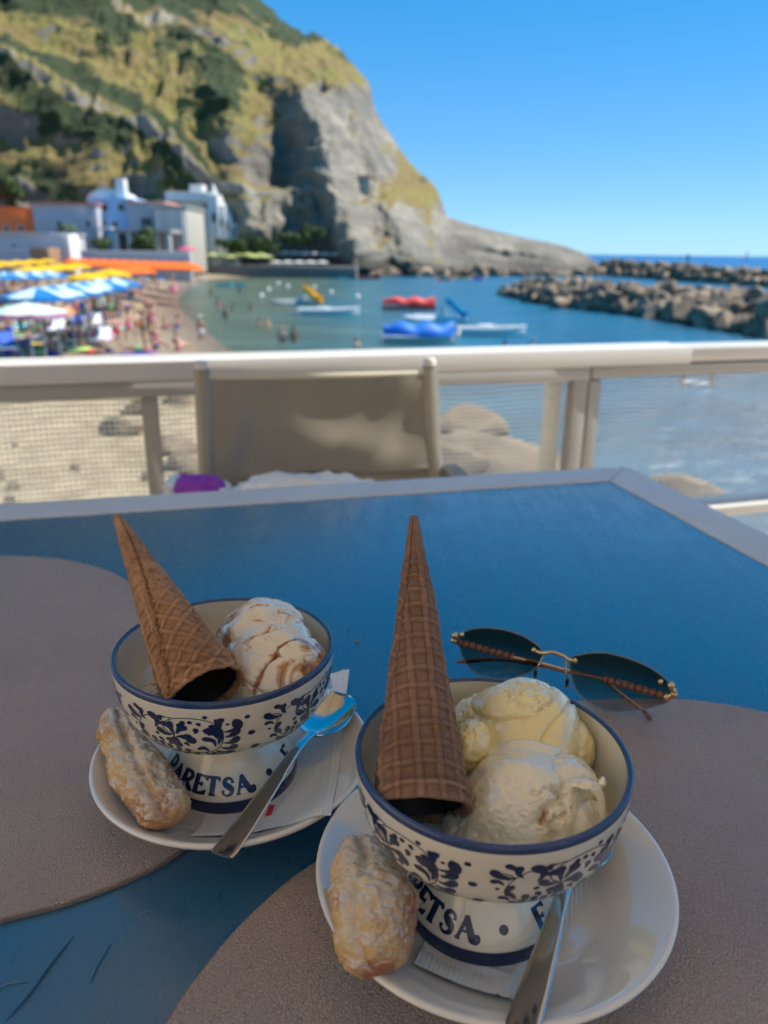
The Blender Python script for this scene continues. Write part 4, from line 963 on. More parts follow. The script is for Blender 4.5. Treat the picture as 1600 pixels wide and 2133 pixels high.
# raised scuffs of paint near the left front
for pts, w_ in (([(8, 2132), (60, 2075), (100, 2020), (156, 1948)], .0017), ([(186, 2052), (205, 2010), (232, 1966)], .0011), ([(-30, 2120), (0, 2058), (60, 2045)], .0012), ([(286, 1908), (300, 1900), (318, 1896)], .0006)):
    P = [onz(x, y, T_)-np.array([CN[0], CN[1], FZ]) for x, y in pts]; P = spline(P, 6); k = len(P); ww = np.sin(np.linspace(.05, math.pi-.05, k))
    wob = 1+.45*vn(np.array([[i*.45, w_*900, 0] for i in range(k)]), 2)
    MB().tube(P, np.stack([np.full(k, .0006)*ww, w_*ww*wob], 1)+.0001, 10, True, (0, 0, 1)).build("scuff_mark", M_TB, e)

# ---- placemats
t = NT("placemat_leather"); g_ = t.co()
n0 = t.noise(90, 2, vec=g_); vec = t.n("VectorMath"); vec.operation = 'ADD'
sc_ = t.n("VectorMath"); sc_.operation = 'SCALE'; t.t.links.new(t.n("TexNoise", Scale=350.).outputs[1], sc_.inputs[0]); sc_.inputs[3].default_value = .0012
t.t.links.new(g_, vec.inputs[0]); t.t.links.new(sc_.outputs[0], vec.inputs[1])
vo = t.n("TexVoronoi"); vo.feature = 'DISTANCE_TO_EDGE'; vo.inputs["Scale"].default_value = 560; t.t.links.new(vec.outputs[0], vo.inputs["Vector"])
crv = t.ramp(vo.outputs[0], [(.0, 0.0), (.16, .75), (.5, 1.0)])
lc_ = t.ramp(t.noise(8, 5, vec=g_), [(.3, (.37, .285, .245)), (.7, (.45, .345, .295))])
lc_ = t.mix(1.0, lc_, t.ramp(vo.outputs[0], [(0, .82), (.12, 1.0)]), 'MULTIPLY')
t.p(Base_Color=lc_, Roughness=t.ramp(n0, [(.3, .42), (.7, .56)])); t.bump(crv, .0004, .9)
M_LEA = t.m
def mat_outline(name, pts, label):
    P = spline(pts, 10, True)[:, :2]; c_ = P.mean(0); n = len(P); th = .0026
    rows = []
    for k_, (inset, z) in enumerate([(0, 0), (0, .0004), (0, th-.0007), (.0003, th-.0002), (.0010, th), (.006, th)]):
        d = np.roll(P, -1, 0)-np.roll(P, 1, 0); d /= np.linalg.norm(d, axis=1)[:, None]; nn = np.stack([-d[:, 1], d[:, 0]], 1)
        if np.sum((c_-P)*nn) < 0: nn = -nn
        rows.append(np.c_[P+nn*inset-c_, np.full(n, z)])
    V, Fc = grid_geo(np.array(rows), False, True); Fc.append(tuple(range(len(V)-n, len(V))))
    o = link(name, mesh(name, V, Fc, M_LEA, True, 50), None, (c_[0], c_[1], T_+.0003)); tag(o, label, "placemat"); return o
mat_outline("placemat", [(*p, 0) for p in [(-.70, .55), (-.60, .655), (-.50, .70), (-.43, .722), (-.385, .7265), (-.33, .7205), (-.284, .7007), (-.253, .678), (-.19, .61), (-.125, .52), (-.088, .44), (-.080, .37), (-.1056, .3214), (-.1386, .2948), (-.1776, .2781), (-.26, .252), (-.36, .238), (-.50, .25), (-.62, .32), (-.70, .42)]], "taupe leather placemat on the left under the first plate")
mat_outline("placemat", [(*p, 0) for p in [(.02, .395), (.07, .440), (.13, .468), (.2049, .4735), (.2308, .470), (.265, .4586), (.33, .425), (.40, .36), (.44, .26), (.44, .12), (.38, .0), (.25, -.06), (.08, -.05), (-.03, .02), (-.085, .11), (-.098, .18), (-.086, .2301), (-.0774, .2529), (-.065, .277), (-.046, .3036), (-.0278, .3233), (-.005, .36)]], "taupe leather placemat on the right under the front plate")

# ================================================================ CROCKERY
t = NT("porcelain_white"); t.p(Base_Color=t.ramp(t.noise(20, 3), [(.3, (.76, .72, .66)), (.7, (.82, .78, .71))]), Roughness=.09, Coat_Weight=1.0, Coat_Roughness=.04); M_POR = t.m
t = NT("majolica_cream"); t.p(Base_Color=t.ramp(t.noise(60, 4), [(.3, (.74, .66, .53)), (.7, (.80, .73, .60))]), Roughness=.13, Coat_Weight=.3, Coat_Roughness=.05); t.bump(t.noise(120, 2), .0002, .3); M_MAJ = t.m
t = NT("majolica_blue"); t.p(Base_Color=t.ramp(t.noise(500, 4, .7), [(.3, (.007, .014, .052)), (.7, (.013, .028, .10))]), Roughness=.2, Coat_Weight=.2); M_NAV = t.m
t = NT("majolica_rim"); t.p(Base_Color=t.ramp(t.noise(400, 4, .7), [(.3, (.022, .045, .125)), (.7, (.038, .07, .18))]), Roughness=.18, Coat_Weight=.2); M_RIM = t.m
PLATE = [(0, .003), (.036, .003), (.041, .0022), (.043, 0), (.0455, 0), (.047, .003), (.060, .0105), (.072, .0165), (.0785, .0198), (.0802, .0212), (.0806, .0226), (.0796, .0236), (.0775, .0232), (.070, .0188), (.060, .0128), (.050, .0075), (.044, .0062), (.036, .0060), (0, .0060)]
def smooth_prof(pr, k=4): return spline([(*p, 0) for p in pr], k)[:, :2]
pin = np.array([(0, .006), (.036, .006), (.044, .0062), (.050, .0075), (.060, .0128), (.070, .0188), (.0775, .0232), (.0796, .0236), (.09, .0238), (.12, .024)])
def platez(r): return np.interp(r, pin[:, 0], pin[:, 1])
def plate(x, y, label, s=1.0):
    o = MB().lathe(smooth_prof(PLATE)*[s, 1], 128).build("plate", M_POR, None, (x, y, T_+.0030), sharp=60); return tag(o, label, "plate")
PL = np.array([-.0857, .379]); PR = np.array([.0535, .2935])
plate(*PL, "white round plate under the left bowl with a wide napkin hanging over its rim", .985); plate(*PR, "white round plate under the front right bowl cut by the picture bottom", 1.04)
EXT = np.array([(.0370, .0010), (.0372, .0085), (.0366, .0108), (.0350, .0136), (.0306, .0190), (.0262, .0250), (.0232, .0312), (.0220, .0365), (.0245, .0396), (.034, .0418), (.0435, .0440), (.0500, .0488), (.0555, .0565), (.0588, .0690), (.0598, .0780), (.0599, .0815)])
es = smooth_prof(EXT, 6)
def ext_r(z): return np.interp(z, es[:, 1], es[:, 0])
def surf(th, z, off=.00022):
    r = ext_r(z)+off; return (r*math.sin(th), -r*math.cos(th), z)
# painted scroll motif in a 63 x 33 mm panel: drops (head x,y, tail x,y, bend, head width)
DROPS = [(3, 30, 12, 25, -.25, 3.3), (7.5, 33, 14, 26, .2, 2.3), (14, 32.5, 15, 25, -.3, 2.6), (2.5, 22, 8, 20, .3, 2.2), (17, 31.5, 20.5, 21.5, .45, 3.8), (24.5, 31.8, 25, 28, 0, 2.2),
 (12, 20, 12, 11, -.35, 2.6), (8.5, 14, 13, 9.5, .25, 2.5), (16, 13, 15.5, 6, .3, 2.7), (11, 7, 17, 5.5, -.3, 2.3), (20, 10.5, 20, 4.5, .3, 2.7), (17, 1.6, 23, 4.2, -.25, 2.3), (24.5, 9, 25, 4, .3, 2.6), (24, .6, 29, 3.6, -.25, 2.2), (29.5, 8, 30, 3.4, .3, 2.3), (31, -.4, 35, 3, -.25, 2.2), (38, .2, 41, 3.4, -.2, 2.1),
 (22, 22.5, 30, 18.6, -.3, 3.4), (24.5, 27, 30.5, 19.5, .25, 3.0), (30, 29, 31, 20, -.1, 2.8), (34.5, 28.5, 31.5, 20, .2, 2.8), (38.5, 26, 32.5, 19.5, -.2, 3.4), (25, 13.5, 30.5, 17.5, -.25, 2.6), (39.5, 20, 32.5, 18, .25, 3.6), (40.5, 12.5, 31.5, 17, -.4, 4.4), (34, 9.5, 31, 17, .35, 4.0), (30.5, 10, 30.8, 17.4, -.2, 2.6), (29.5, 23.3, 31, 18, 0, 1.6),
 (45.5, 24, 52.5, 12, .45, 4.6), (44.5, 17, 51, 10, .4, 3.0), (48.6, 27.5, 54.5, 16.5, .3, 2.6), (61, 31, 55.5, 22, .55, 4.2), (56.5, 32, 54.8, 24, -.4, 2.8), (51.5, 31.5, 54, 25, .3, 2.2), (62, 24.5, 56, 18.5, .4, 3.4), (62.3, 18, 54.8, 13.5, .4, 3.4), (62, 11, 53.5, 9.5, .35, 3.4), (61, 4.6, 51, 6.8, .35, 3.8), (55.5, 1.6, 49, 5.2, .3, 2.6), (48.5, 1.0, 45, 4.2, .2, 2.2), (43.5, 29.6, 45, 27, 0, 1.8),
 (6, 10.5, 11, 8, .3, 2.2), (13, 3.2, 18, 3.8, -.2, 2.0), (34.5, 7, 36, 3.2, .2, 2.2), (42.5, 9.5, 47, 5.5, .3, 2.6), (21.5, 26.5, 26, 24, .2, 2.2), (36.5, 30.4, 34, 26, .2, 2.2), (47, 22.5, 52, 17, .3, 2.2), (20.5, 13.5, 23, 9.8, .3, 2.0), (42, 25.5, 41.5, 21, .2, 2.4), (59.8, 21.2, 56.5, 17.6, .3, 2.0), (51.8, 2.2, 47.5, 3.6, .2, 1.8), (5.5, 25.8, 9.5, 23.2, .3, 2.0), (24, 31.2, 28, 31, 0, 1.2), (35, 13.2, 37.5, 10, .2, 2.0)]
DOTS = [(40, 29.4, 1.25), (27.3, 10.8, 1.2), (42.6, 8.2, 1.25), (8.8, 25.2, .9), (47.5, 33.3, 1.2), (59.3, 14.6, 1.0), (57.8, 27.6, .9), (20.7, 17.0, 1.2), (5.6, 17.4, .9), (36.4, 5.8, 1.0), (48.8, 20.6, .9)]
STEMS = [[(12, 25), (9, 19), (10, 13), (16, 7), (25, 3.6), (36, 3.0), (46, 4.6), (52, 8.5), (55, 15), (55.2, 22), (52.5, 28), (46, 31.6), (38, 32.2), (30, 30.2), (25.6, 25), (27, 20.5), (31, 18)], [(12, 25), (16, 28.6), (22, 30.6), (31, 31.4)], [(12, 25), (9, 27.5), (5, 28)]]
def ribbon(m, pts, wid, mapf, k=None):
    """flat painted stroke: centreline pts, half widths, mapped on the glaze"""
    P = np.array(pts, float); n = len(P); tn = np.gradient(P, axis=0); tn /= np.linalg.norm(tn, axis=1)[:, None]+1e-9; nn = np.stack([-tn[:, 1], tn[:, 0]], 1); w_ = np.broadcast_to(wid, (n,))
    V = []
    for i in range(n):
        for s in (-1, -.5, 0, .5, 1): V.append(mapf(*(P[i]+nn[i]*w_[i]*s)))
    m.add(V, [(i*5+j, (i+1)*5+j, (i+1)*5+j+1, i*5+j+1) for i in range(n-1) for j in range(4)])
def drop_pts(d, n=12):
    x0, y0, x1, y1, b, w_ = d; w_ = w_*1.24; a = np.array([x0, y0], float); c_ = np.array([x1, y1], float); v = c_-a; nn = np.array([-v[1], v[0]])
    ts = np.linspace(0, 1, n)**1.0; P = [a+v*t_+nn*b*math.sin(math.pi*t_)*.8 for t_ in ts]
    L = np.linalg.norm(v); s = ts*L; r = w_/2
    wd = np.where(s < r, np.sqrt(np.maximum(0, r*r-(r-s)**2)), r*(1-((s-r)/(L-r+1e-6)))**.75+.12)
    return P, wd
GLY = {
 'A': [([(.06, .02), (.20, .38), (.40, .98)], [.05, .06, .07]), ([(.36, .98), (.56, .5), (.80, .03)], [.09, .12, .13]), ([(.18, .36), (.66, .36)], [.04, .04]), ([(-.04, .03), (.20, .03)], [.05, .05]), ([(.74, .05), (.92, -.02), (1.04, .10), (.99, .25), (.86, .24)], [.09, .07, .06, .06, .07])],
 'R': [([(.16, .0), (.16, 1.0)], [.12, .12]), ([(.14, .93), (.5, .95), (.68, .75), (.5, .52), (.2, .50)], [.06, .08, .11, .08, .05]), ([(.36, .52), (.56, .28), (.84, .02)], [.06, .10, .11]), ([(.0, .04), (.34, .04)], [.05, .05]), ([(0, .96), (.25, .96)], [.05, .05]), ([(.74, .04), (.98, .06)], [.05, .05])],
 'E': [([(.16, .0), (.16, 1.0)], [.12, .12]), ([(.05, .94), (.45, .95), (.70, .90)], [.06, .05, .09]), ([(.16, .52), (.40, .52), (.56, .52)], [.05, .05, .10]), ([(.05, .05), (.45, .05), (.76, .12)], [.06, .06, .11]), ([(.68, .98), (.70, .78)], [.04, .05]), ([(.76, .02), (.78, .26)], [.04, .05])],
 'T': [([(.30, .0), (.30, .98)], [.12, .12]), ([(-.06, .90), (.3, .96), (.66, .90)], [.08, .05, .08]), ([(-.05, .94), (-.06, .74)], [.04, .05]), ([(.66, .94), (.67, .76)], [.04, .05]), ([(.12, .04), (.50, .04)], [.05, .05])],
 'S': [([(.66, .62), (.62, .80), (.42, .90), (.22, .80), (.20, .62), (.42, .46), (.62, .30), (.56, .10), (.34, .0), (.10, .10), (.06, .30)], [.07, .05, .06, .09, .11, .13, .11, .09, .06, .05, .08])],
 'P': [([(.16, .0), (.16, 1.0)], [.12, .12]), ([(.14, .93), (.5, .95), (.70, .72), (.5, .46), (.2, .44)], [.06, .08, .12, .08, .05]), ([(.0, .04), (.36, .04)], [.05, .05])],
 'F': [([(.16, .0), (.16, 1.0)], [.12, .12]), ([(.05, .94), (.45, .95), (.72, .90)], [.06, .05, .09]), ([(.16, .50), (.40, .50), (.56, .50)], [.05, .05, .10]), ([(.0, .04), (.36, .04)], [.05, .05]), ([(.70, .98), (.72, .76)], [.04, .05])]}
def bowl(x, y, rz, motif0, textA, label):
    e = empty("ice_cream_bowl", (x, y, T_+.0030+.0064), label, "bowl", rz=rz)
    outer = es; zb0, zb1 = .0012, .0085
    body = [(0, .0012), (.033, .0012), (.0352, 0), (.0370, 0)]+[tuple(p) for p in es]
    MB().lathe(body, 128).build("bowl_body", M_MAJ, e, sharp=65)
    rim = [(.0599, .0815), (.0600, .0832), (.0597, .0843), (.0588, .0849), (.0578, .0846), (.0572, .0836)]
    MB().lathe(smooth_prof(rim, 3), 128).build("rim", M_RIM, e)
    inn = [(.0572, .0836), (.0567, .078), (.0555, .068), (.0520, .059), (.045, .0530), (.034, .0500), (.018, .0488), (0, .0485)]
    MB().lathe(smooth_prof(inn, 4), 128).build("bowl_inside", M_MAJ, e)
    MB().lathe([(.03735, .0014), (.0376, .0022), (.0377, .0080), (.0374, .0088)], 128).build("foot_band", M_NAV, e)
    m = MB(); Rm = .0580
    for k in range(5):
        c0 = motif0+R_(72*k); zt0 = .0478
        def mp(px, py): th = c0+(px-31.5)*.00100/Rm; return surf(th, zt0+(py+1.5)*.00084)
        for d in DROPS:
            P, wd = drop_pts(d); ribbon(m, P, wd, mp)
        for s_ in STEMS:
            P = spline([(a, b, 0) for a, b in s_], 6)[:, :2]; ribbon(m, P, .26, mp)
        for (cx, cy, r) in DOTS: ribbon(m, [(cx+r*math.cos(a), cy) for a in np.linspace(math.pi, 0, 9)], [max(.02, r*math.sin(a)) for a in np.linspace(math.pi, 0, 9)], mp)
        for (cx, cy, r) in ((67.2, 31, 1.3), (69.2, 18.5, 1.75)): ribbon(m, [(cx+r*1.05*math.cos(a), cy) for a in np.linspace(math.pi, 0, 9)], [max(.02, r*math.sin(a)) for a in np.linspace(math.pi, 0, 9)], mp)
        P, wd = drop_pts((70.2, 3.2, 74.2, 6.2, .15, 3.6)); ribbon(m, P, wd, mp)
    m.build("painted_scrolls", M_NAV, e)
    m = MB(); step = R_(13.6)
    for ch, k in (('A', 0), ('S', -1), ('T', -1.95), ('E', -3), ('R', -4.15), ('A', -5.3), ('P', -6.4), ('F', 4.6)):
        c0 = textA+k*step; h0, h1 = .0122, .0200; sc__ = .0096 if ch != 'S' else .0088
        def mp(px, py): zz = h0+(h1-h0)*py; return surf(c0+(px-.42)*sc__/ext_r(zz), zz)
        for pts, wd in GLY[ch]:
            P = spline([(a, b, 0) for a, b in pts], 6)[:, :2]; wd2 = np.interp(np.linspace(0, len(pts)-1, len(P)), range(len(pts)), wd)*1.32; ribbon(m, P, wd2, mp)
    def md(px, py): zz = .0165+py; return surf(textA+R_(28)+px/ext_r(zz), zz)
    ribbon(m, [(.0021*math.cos(a), 0) for a in np.linspace(math.pi, 0, 10)], [max(.00002, .0016*math.sin(a)) for a in np.linspace(math.pi, 0, 10)], md)
    m.build("painted_lettering", M_NAV, e)
    return e
BL = np.array([-.0872, .3785]); BR = np.array([.0485, .2865])
bowl(*BL, math.atan2(-BL[0], BL[1]), R_(-27), R_(9), "left footed bowl painted with blue scrolls, its cone leaning far to the left")
bowl(*BR, math.atan2(-BR[0], BR[1]), R_(31), R_(-10), "front right footed bowl painted with blue scrolls, its cone standing upright")

# ---- napkins
t = NT("paper_napkin"); wv = t.n("TexWave"); wv.inputs["Scale"].default_value = 150; wv.bands_direction = 'X'; wv.inputs["Distortion"].default_value = 1.5
mp_ = t.n("Mapping"); mp_.inputs["Rotation"].default_value = (0, 0, .25); t.t.links.new(t.co(), mp_.inputs[0]); t.t.links.new(mp_.outputs[0], wv.inputs[0])
t.p(Base_Color=(.82, .80, .76), Roughness=.95, Subsurface_Weight=.0); t.bump(t.math('ADD', wv.outputs[1], t.noise(400, 4)), .00022, .7)
M_NAP = t.m
def napkin(corners, plate_c, label, folds, mark=None, serr=0, seed=1):
    C_ = [onz(*c, T_+.020)[:2] for c in corners]; n = 90; P = np.zeros((n, n, 3))
    cen = np.mean(C_, 0)
    U_, V_ = np.meshgrid(np.linspace(0, 1, n), np.linspace(0, 1, n), indexing='ij')
    xy = sum(w_[..., None]*c for w_, c in zip(((1-U_)*(1-V_), U_*(1-V_), U_*V_, (1-U_)*V_), C_))
    r = np.hypot(xy[..., 0]-plate_c[0], xy[..., 1]-plate_c[1]); z = platez(r)
    q_ = np.concatenate([xy*70, xy[..., :1]*0], -1)
    z = z+.0010+.0009*fbm(q_, 3, seed)*ss(.03, .06, r)
    for (a, b, c_, amp_, wd) in folds: z = z+amp_*G(a*U_+b*V_, c_, wd)
    z = np.maximum(z, platez(r)+.0004)-.0010*ss(.082, .10, r)*ss(.5, 1, U_)
    if serr:
        k = V_*130; xy = xy.copy(); xy[:, :, 0] += serr*(np.abs((k % 2)-1)-.5)*(U_ > .985)
    P[..., :2] = xy-cen; P[..., 2] = z
    m = MB(); m.grid(P); m.grid(P[:, ::-1]-[0, 0, .00035]); e = empty("paper_napkin", (cen[0], cen[1], T_+.003), label, "napkin")
    m.build("napkin_sheet", M_NAP, e)
    if mark:
        c_ = onz(*mark, T_+.0115); rr = platez(np.hypot(c_[0]-plate_c[0], c_[1]-plate_c[1]))
        mm = MB(); a = np.array([c_[0]-cen[0], c_[1]-cen[1], rr+.0019])
        mm.add([a+[-.002, -.004, 0], a+[.0012, -.003, 0], a+[.0022, .0048, .0002], a+[-.0008, .0046, .0002]], [(0, 1, 2, 3)])
        mm.build("red_print", SW['red'], e)
    return e
napkin([(395, 1742), (690, 1724), (728, 1412), (505, 1470)], PL, "white ribbed paper napkin on the left plate under bowl and spoon with a red mark", [(0, 1, .45, .0010, .02), (0, 1, .60, .0007, .015), (1, 0, .93, .0006, .012)], (562, 1688))
napkin([(862, 2000), (1082, 2095), (1240, 1785), (960, 1700)], PR, "white paper napkin strip with a crimped edge beside the front spoon", [(1, 0, .80, .0008, .02), (1, 0, .90, .0005, .012), (0, 1, .2, .0005, .02)], None, .0009, 4)

# ---- spoons
t = NT("steel"); t.p(Base_Color=(.52, .52, .53), Metallic=1.0, Roughness=t.ramp(t.noise(300, 3, vec=t.vec_scale((1, .1, 1))), [(.3, .10), (.7, .17)])); M_STL = t.m
def spoon(A, B, L, label, roll=0, bowl_w=.0155):
    """A handle end, B towards the bowl tip (world)"""
    A = np.array(A); B = np.array(B); d = B-A; d /= np.linalg.norm(d)
    e = empty("teaspoon", A, label, "spoon")
    z_ = Vector((0, 0, 1)); y_ = Vector(d); x_ = y_.cross(z_).normalized(); zz = x_.cross(y_)
    Mx = Matrix((x_, y_, zz)).transposed().to_4x4(); e.matrix_world = Matrix.Translation(Vector(A)) @ Mx @ Matrix.Rotation(roll, 4, 'Y')
    th = .0011
    s = np.array([0, .001, .003, .02, .045, .07, .082, .09, .096])*L/.140
    w_ = np.array([.0058, .0062, .0064, .0058, .0045, .0033, .0026, .0024, .0030])
    z = np.array([.0004, .0004, .0004, .0010, .0028, .0052, .0052, .0040, .0026])
    S_ = np.linspace(0, s[-1], 50); Wd = np.interp(S_, s, w_); Zc = np.interp(S_, s, z); Zc = np.convolve(np.pad(Zc, 4, 'edge'), np.ones(9)/9, 'valid')
    prof = [(-1, 0), (-.93, .6), (-.6, 1), (0, .82), (.6, 1), (.93, .6), (1, 0), (.93, -.6), (.6, -1), (0, -1), (-.6, -1), (-.93, -.6)]
    P = np.array([[(Wd[i]*a, S_[i], Zc[i]+th*b*(.6+.4*(Wd[i] < .004))) for a, b in prof] for i in range(50)])
    m = MB(); V, Fc = grid_geo(P, False, True); Fc.append(tuple(range(12))[::-1]); Fc.append(tuple(len(V)-12+k for k in range(12))); m.add(V, Fc); m.build("handle", M_STL, e, sharp=50)
    Lb = .044*L/.140; y0 = s[-1]-.002; n = 36; rows = []; rows2 = []
    for i in range(n):
        f_ = i/(n-1); wf = bowl_w*(max(0, math.sin(math.pi*min(1, f_**.80*.5+.0)))**.55 if f_ < .5 else math.sqrt(max(0, 1-((f_-.5)/.5)**2.6)))*(1 if f_ >= .5 else 1.0)
        wf = bowl_w*math.sqrt(max(.0008, 1-abs(2*f_-1.04)**2.5)) if 1-abs(2*f_-1.04)**2.5 > 0 else .0005
        wf = max(wf, .0022 if f_ < .1 else .0006)
        r_ = []; 
        for j in np.linspace(-1, 1, 17):
            dep = .0058*(1-j*j)*math.sin(math.pi*min(1, max(0, f_*.9+.05)))**.8; r_.append((wf*j, y0+Lb*f_, .0030-dep+.0012*f_))
        rows.append(r_)
    P = np.array(rows); m = MB(); m.grid(P); m.grid(P[:, ::-1]-[0, 0, .0009]); ed = [tuple(q_-[0, 0, .00045]) for q_ in list(P[:, 0])+list(P[1:, -1][::-1])]; m.tube(ed, .00055, 6)
    m.build("spoon_bowl", M_STL, e)
    return e
zA = T_+.003+.0240
spoon(onz(462, 1783, zA), onz(700, 1470, zA+.001), .146, "steel teaspoon lying across the left plate with its bowl up at the right rim")
sa = onz(1085, 2150, zA); sb = onz(1176, 1862, zA-.003); spoon(sa, sb, .135, "steel teaspoon at the front plate, handle towards the picture bottom")
# ================================================================ CONES
def cone_mat(name, c0, c1):
    t = NT(name); at = t.n("Attribute"); at.attribute_name = "rel"; rl = at.outputs["Fac"]
    b = t.ramp(t.noise(220, 6, .65), [(.3, c0), (.7, c1)]); b = t.mix(t.ramp(rl, [(.35, 1.0), (.6, 0.0)]), b, t.mix(.5, b, tuple(x*.55 for x in c0)))  # relief shading put into the colour: recesses darker, ribs lighter
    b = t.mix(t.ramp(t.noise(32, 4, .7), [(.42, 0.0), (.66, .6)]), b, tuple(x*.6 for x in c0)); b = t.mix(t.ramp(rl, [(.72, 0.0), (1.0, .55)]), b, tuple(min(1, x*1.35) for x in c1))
    t.p(Base_Color=b, Roughness=.72); t.bump(t.math('ADD', t.noise(900, 4, .7), t.n("TexVoronoi", Scale=700.).outputs[0]), .00022, .8); return t.m
M_CHO = plain("chocolate_lining", (.018, .010, .008), .5)
def cone(mouth, tip, R0, beta, cell, soff, raised, seamk, lat_end, crump, m_, label, seed, ovl=.0016):
    mouth = np.array(mouth); tip = np.array(tip); ax = tip-mouth; L = np.linalg.norm(ax)
    e = empty("wafer_cone", mouth, label, "wafer cone"); e.rotation_mode = 'QUATERNION'; e.rotation_quaternion = Vector(ax).to_track_quat('Z', 'Y')
    n, mth = 520, 440; t_ = np.linspace(0, 1, n)[:, None]; th = (np.arange(mth)*2*math.pi/mth)[None]
    rt_ = .0024; R = R0*(1-t_)+rt_*t_; sina = (R0-rt_)/L; rho = R/sina
    qi = Vector(ax).to_track_quat('Z', 'Y').inverted(); lc_ = qi @ Vector(EYE-mouth); lr_ = qi @ Vector(rt); ac = math.atan2(lc_.y, lc_.x); sg_ = 1 if math.cos(ac)*lr_.y-math.sin(ac)*lr_.x > 0 else -1
    fl = sg_*raised; seam = ac+sg_*soff+sg_*seamk*t_    # soff: how far right of the front the overlap edge starts
    phw = (fl*(th-seam)) % (2*math.pi)                   # wrapped from the overlap edge
    phc = (fl*(ac-seam)) % (2*math.pi); phl = (phw-phc)*sina; X_ = rho*np.cos(phl); Y_ = rho*np.sin(phl)
    d3 = np.stack([np.cos(th)*R, np.sin(th)*R, t_*L+0*th], -1)
    wob = .0006*fbm(d3*160, 2, seed)
    a = (X_*math.cos(beta)+Y_*math.sin(beta)+wob)/cell; b = (-X_*math.sin(beta)+Y_*math.cos(beta)+wob)/cell
    def rib(v):
        f_ = np.abs(v-np.round(v)); return np.exp(-(f_/.115)**2)-.45*np.exp(-(f_/.04)**2)
    lat = np.maximum(rib(a), rib(b))
    m1 = 1-ss(lat_end-.22, lat_end+.12, t_+.10*fbm(d3*90, 2, seed+3))
    groove = np.exp(-(np.abs(np.abs(a-np.round(a))-.2)/.045)**2)+np.exp(-(np.abs(np.abs(b-np.round(b))-.2)/.045)**2)
    disp = .00115*lat*m1*(1+.55*fbm(d3*110, 3, seed+13))-.0004*np.clip(groove, 0, 1)*m1
    cr = ridge(d3*np.array([190, 190, 330]), 4, seed+5); disp += crump*(.00035+.0005*(1-m1))*cr
    sharp_ = np.maximum(0, cr-.45)*crump*.0009*(1-m1*.7); disp -= sharp_
    disp += .0003*fbm(d3*70, 3, seed+7)+.00012*fbm(d3*900, 3, seed+8)
    sn_ = phw+.10*vn(np.stack([t_*40+0*th, 0*t_+0*th+seed, 0*th+0*t_], -1))+.05*vn(np.stack([t_*130+0*th, 0*t_+0*th+seed, 0*th+0*t_], -1))
    ov = np.exp(-np.maximum(0, sn_)/1.3)*(sn_ > 0)+np.exp(-np.maximum(0, -(sn_))/.5)*0
    lap = ovl*(1-.55*t_)*np.exp(-phw/2.2); lap = np.where(sn_ > .03, lap, 0)
    disp += lap-.0007*np.exp(-((np.minimum(phw, 2*math.pi-phw)-.04)/.05)**2)*(1-.4*t_)
    lip = np.exp(-(t_/.012)**2)*.0006+.0005*np.exp(-((t_-.035)/.010)**2)-.0005*np.exp(-((t_-.055)/.008)**2); disp += lip
    Rr = R+disp*np.minimum(1, R/.006)+.00035*np.sin(2*th+seed)*(1-t_)
    zz = t_*L+.0008*np.exp(-(t_/.02)**2)*fbm(d3*120, 2, seed+9)
    out = np.stack([Rr*np.cos(th), Rr*np.sin(th), zz+0*th], -1)
    V, Fc = grid_geo(out, False, True)
    Fc = [f[::-1] for f in Fc]
    # lip and a short way inside, closed tip
    inn = []
    for k, (dr, dz) in enumerate(((-.0004, -.0005), (-.0013, -.0006), (-.0019, .0002), (-.0021, .003))):
        rr = Rr[0]+dr; inn.append(np.stack([rr*np.cos(th[0]), rr*np.sin(th[0]), zz[0]+dz+0*th[0]], -1))
    inn = np.array(inn)[::-1]; allp = np.concatenate([inn, out], 0); V, Fc = grid_geo(allp, False, True)
    V.append([0, 0, L+.0012]); k0 = len(V)-1; last = len(V)-1-mth; Fc += [(last+i, last+(i+1) % mth, k0) for i in range(mth)]
    me = mesh("wafer", V, Fc, m_, True); at = me.attributes.new("rel", 'FLOAT', 'POINT')
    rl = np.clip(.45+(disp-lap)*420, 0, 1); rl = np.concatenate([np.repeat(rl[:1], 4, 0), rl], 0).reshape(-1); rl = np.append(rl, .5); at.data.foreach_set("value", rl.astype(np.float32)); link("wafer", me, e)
    prof = [(R0-.0021-(R0-rt_)*f_, .003+(L*.9)*f_) for f_ in np.linspace(0, .86, 12)]+[(0, L*.8)]
    MB().lathe([(max(r, 0), z) for r, z in prof], 48).build("chocolate_lining", M_CHO, e); return e
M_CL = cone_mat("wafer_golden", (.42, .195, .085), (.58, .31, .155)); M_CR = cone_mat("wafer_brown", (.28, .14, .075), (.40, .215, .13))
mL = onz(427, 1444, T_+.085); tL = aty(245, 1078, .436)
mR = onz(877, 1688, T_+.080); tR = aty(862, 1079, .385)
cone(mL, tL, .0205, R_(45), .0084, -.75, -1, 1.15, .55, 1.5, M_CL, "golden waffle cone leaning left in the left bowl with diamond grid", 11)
cone(mR, tR, .0202, R_(3), .0086, -1.25, 1, 1.1, .9, .8, M_CR, "brown waffle cone standing nearly upright in the front right bowl", 23)

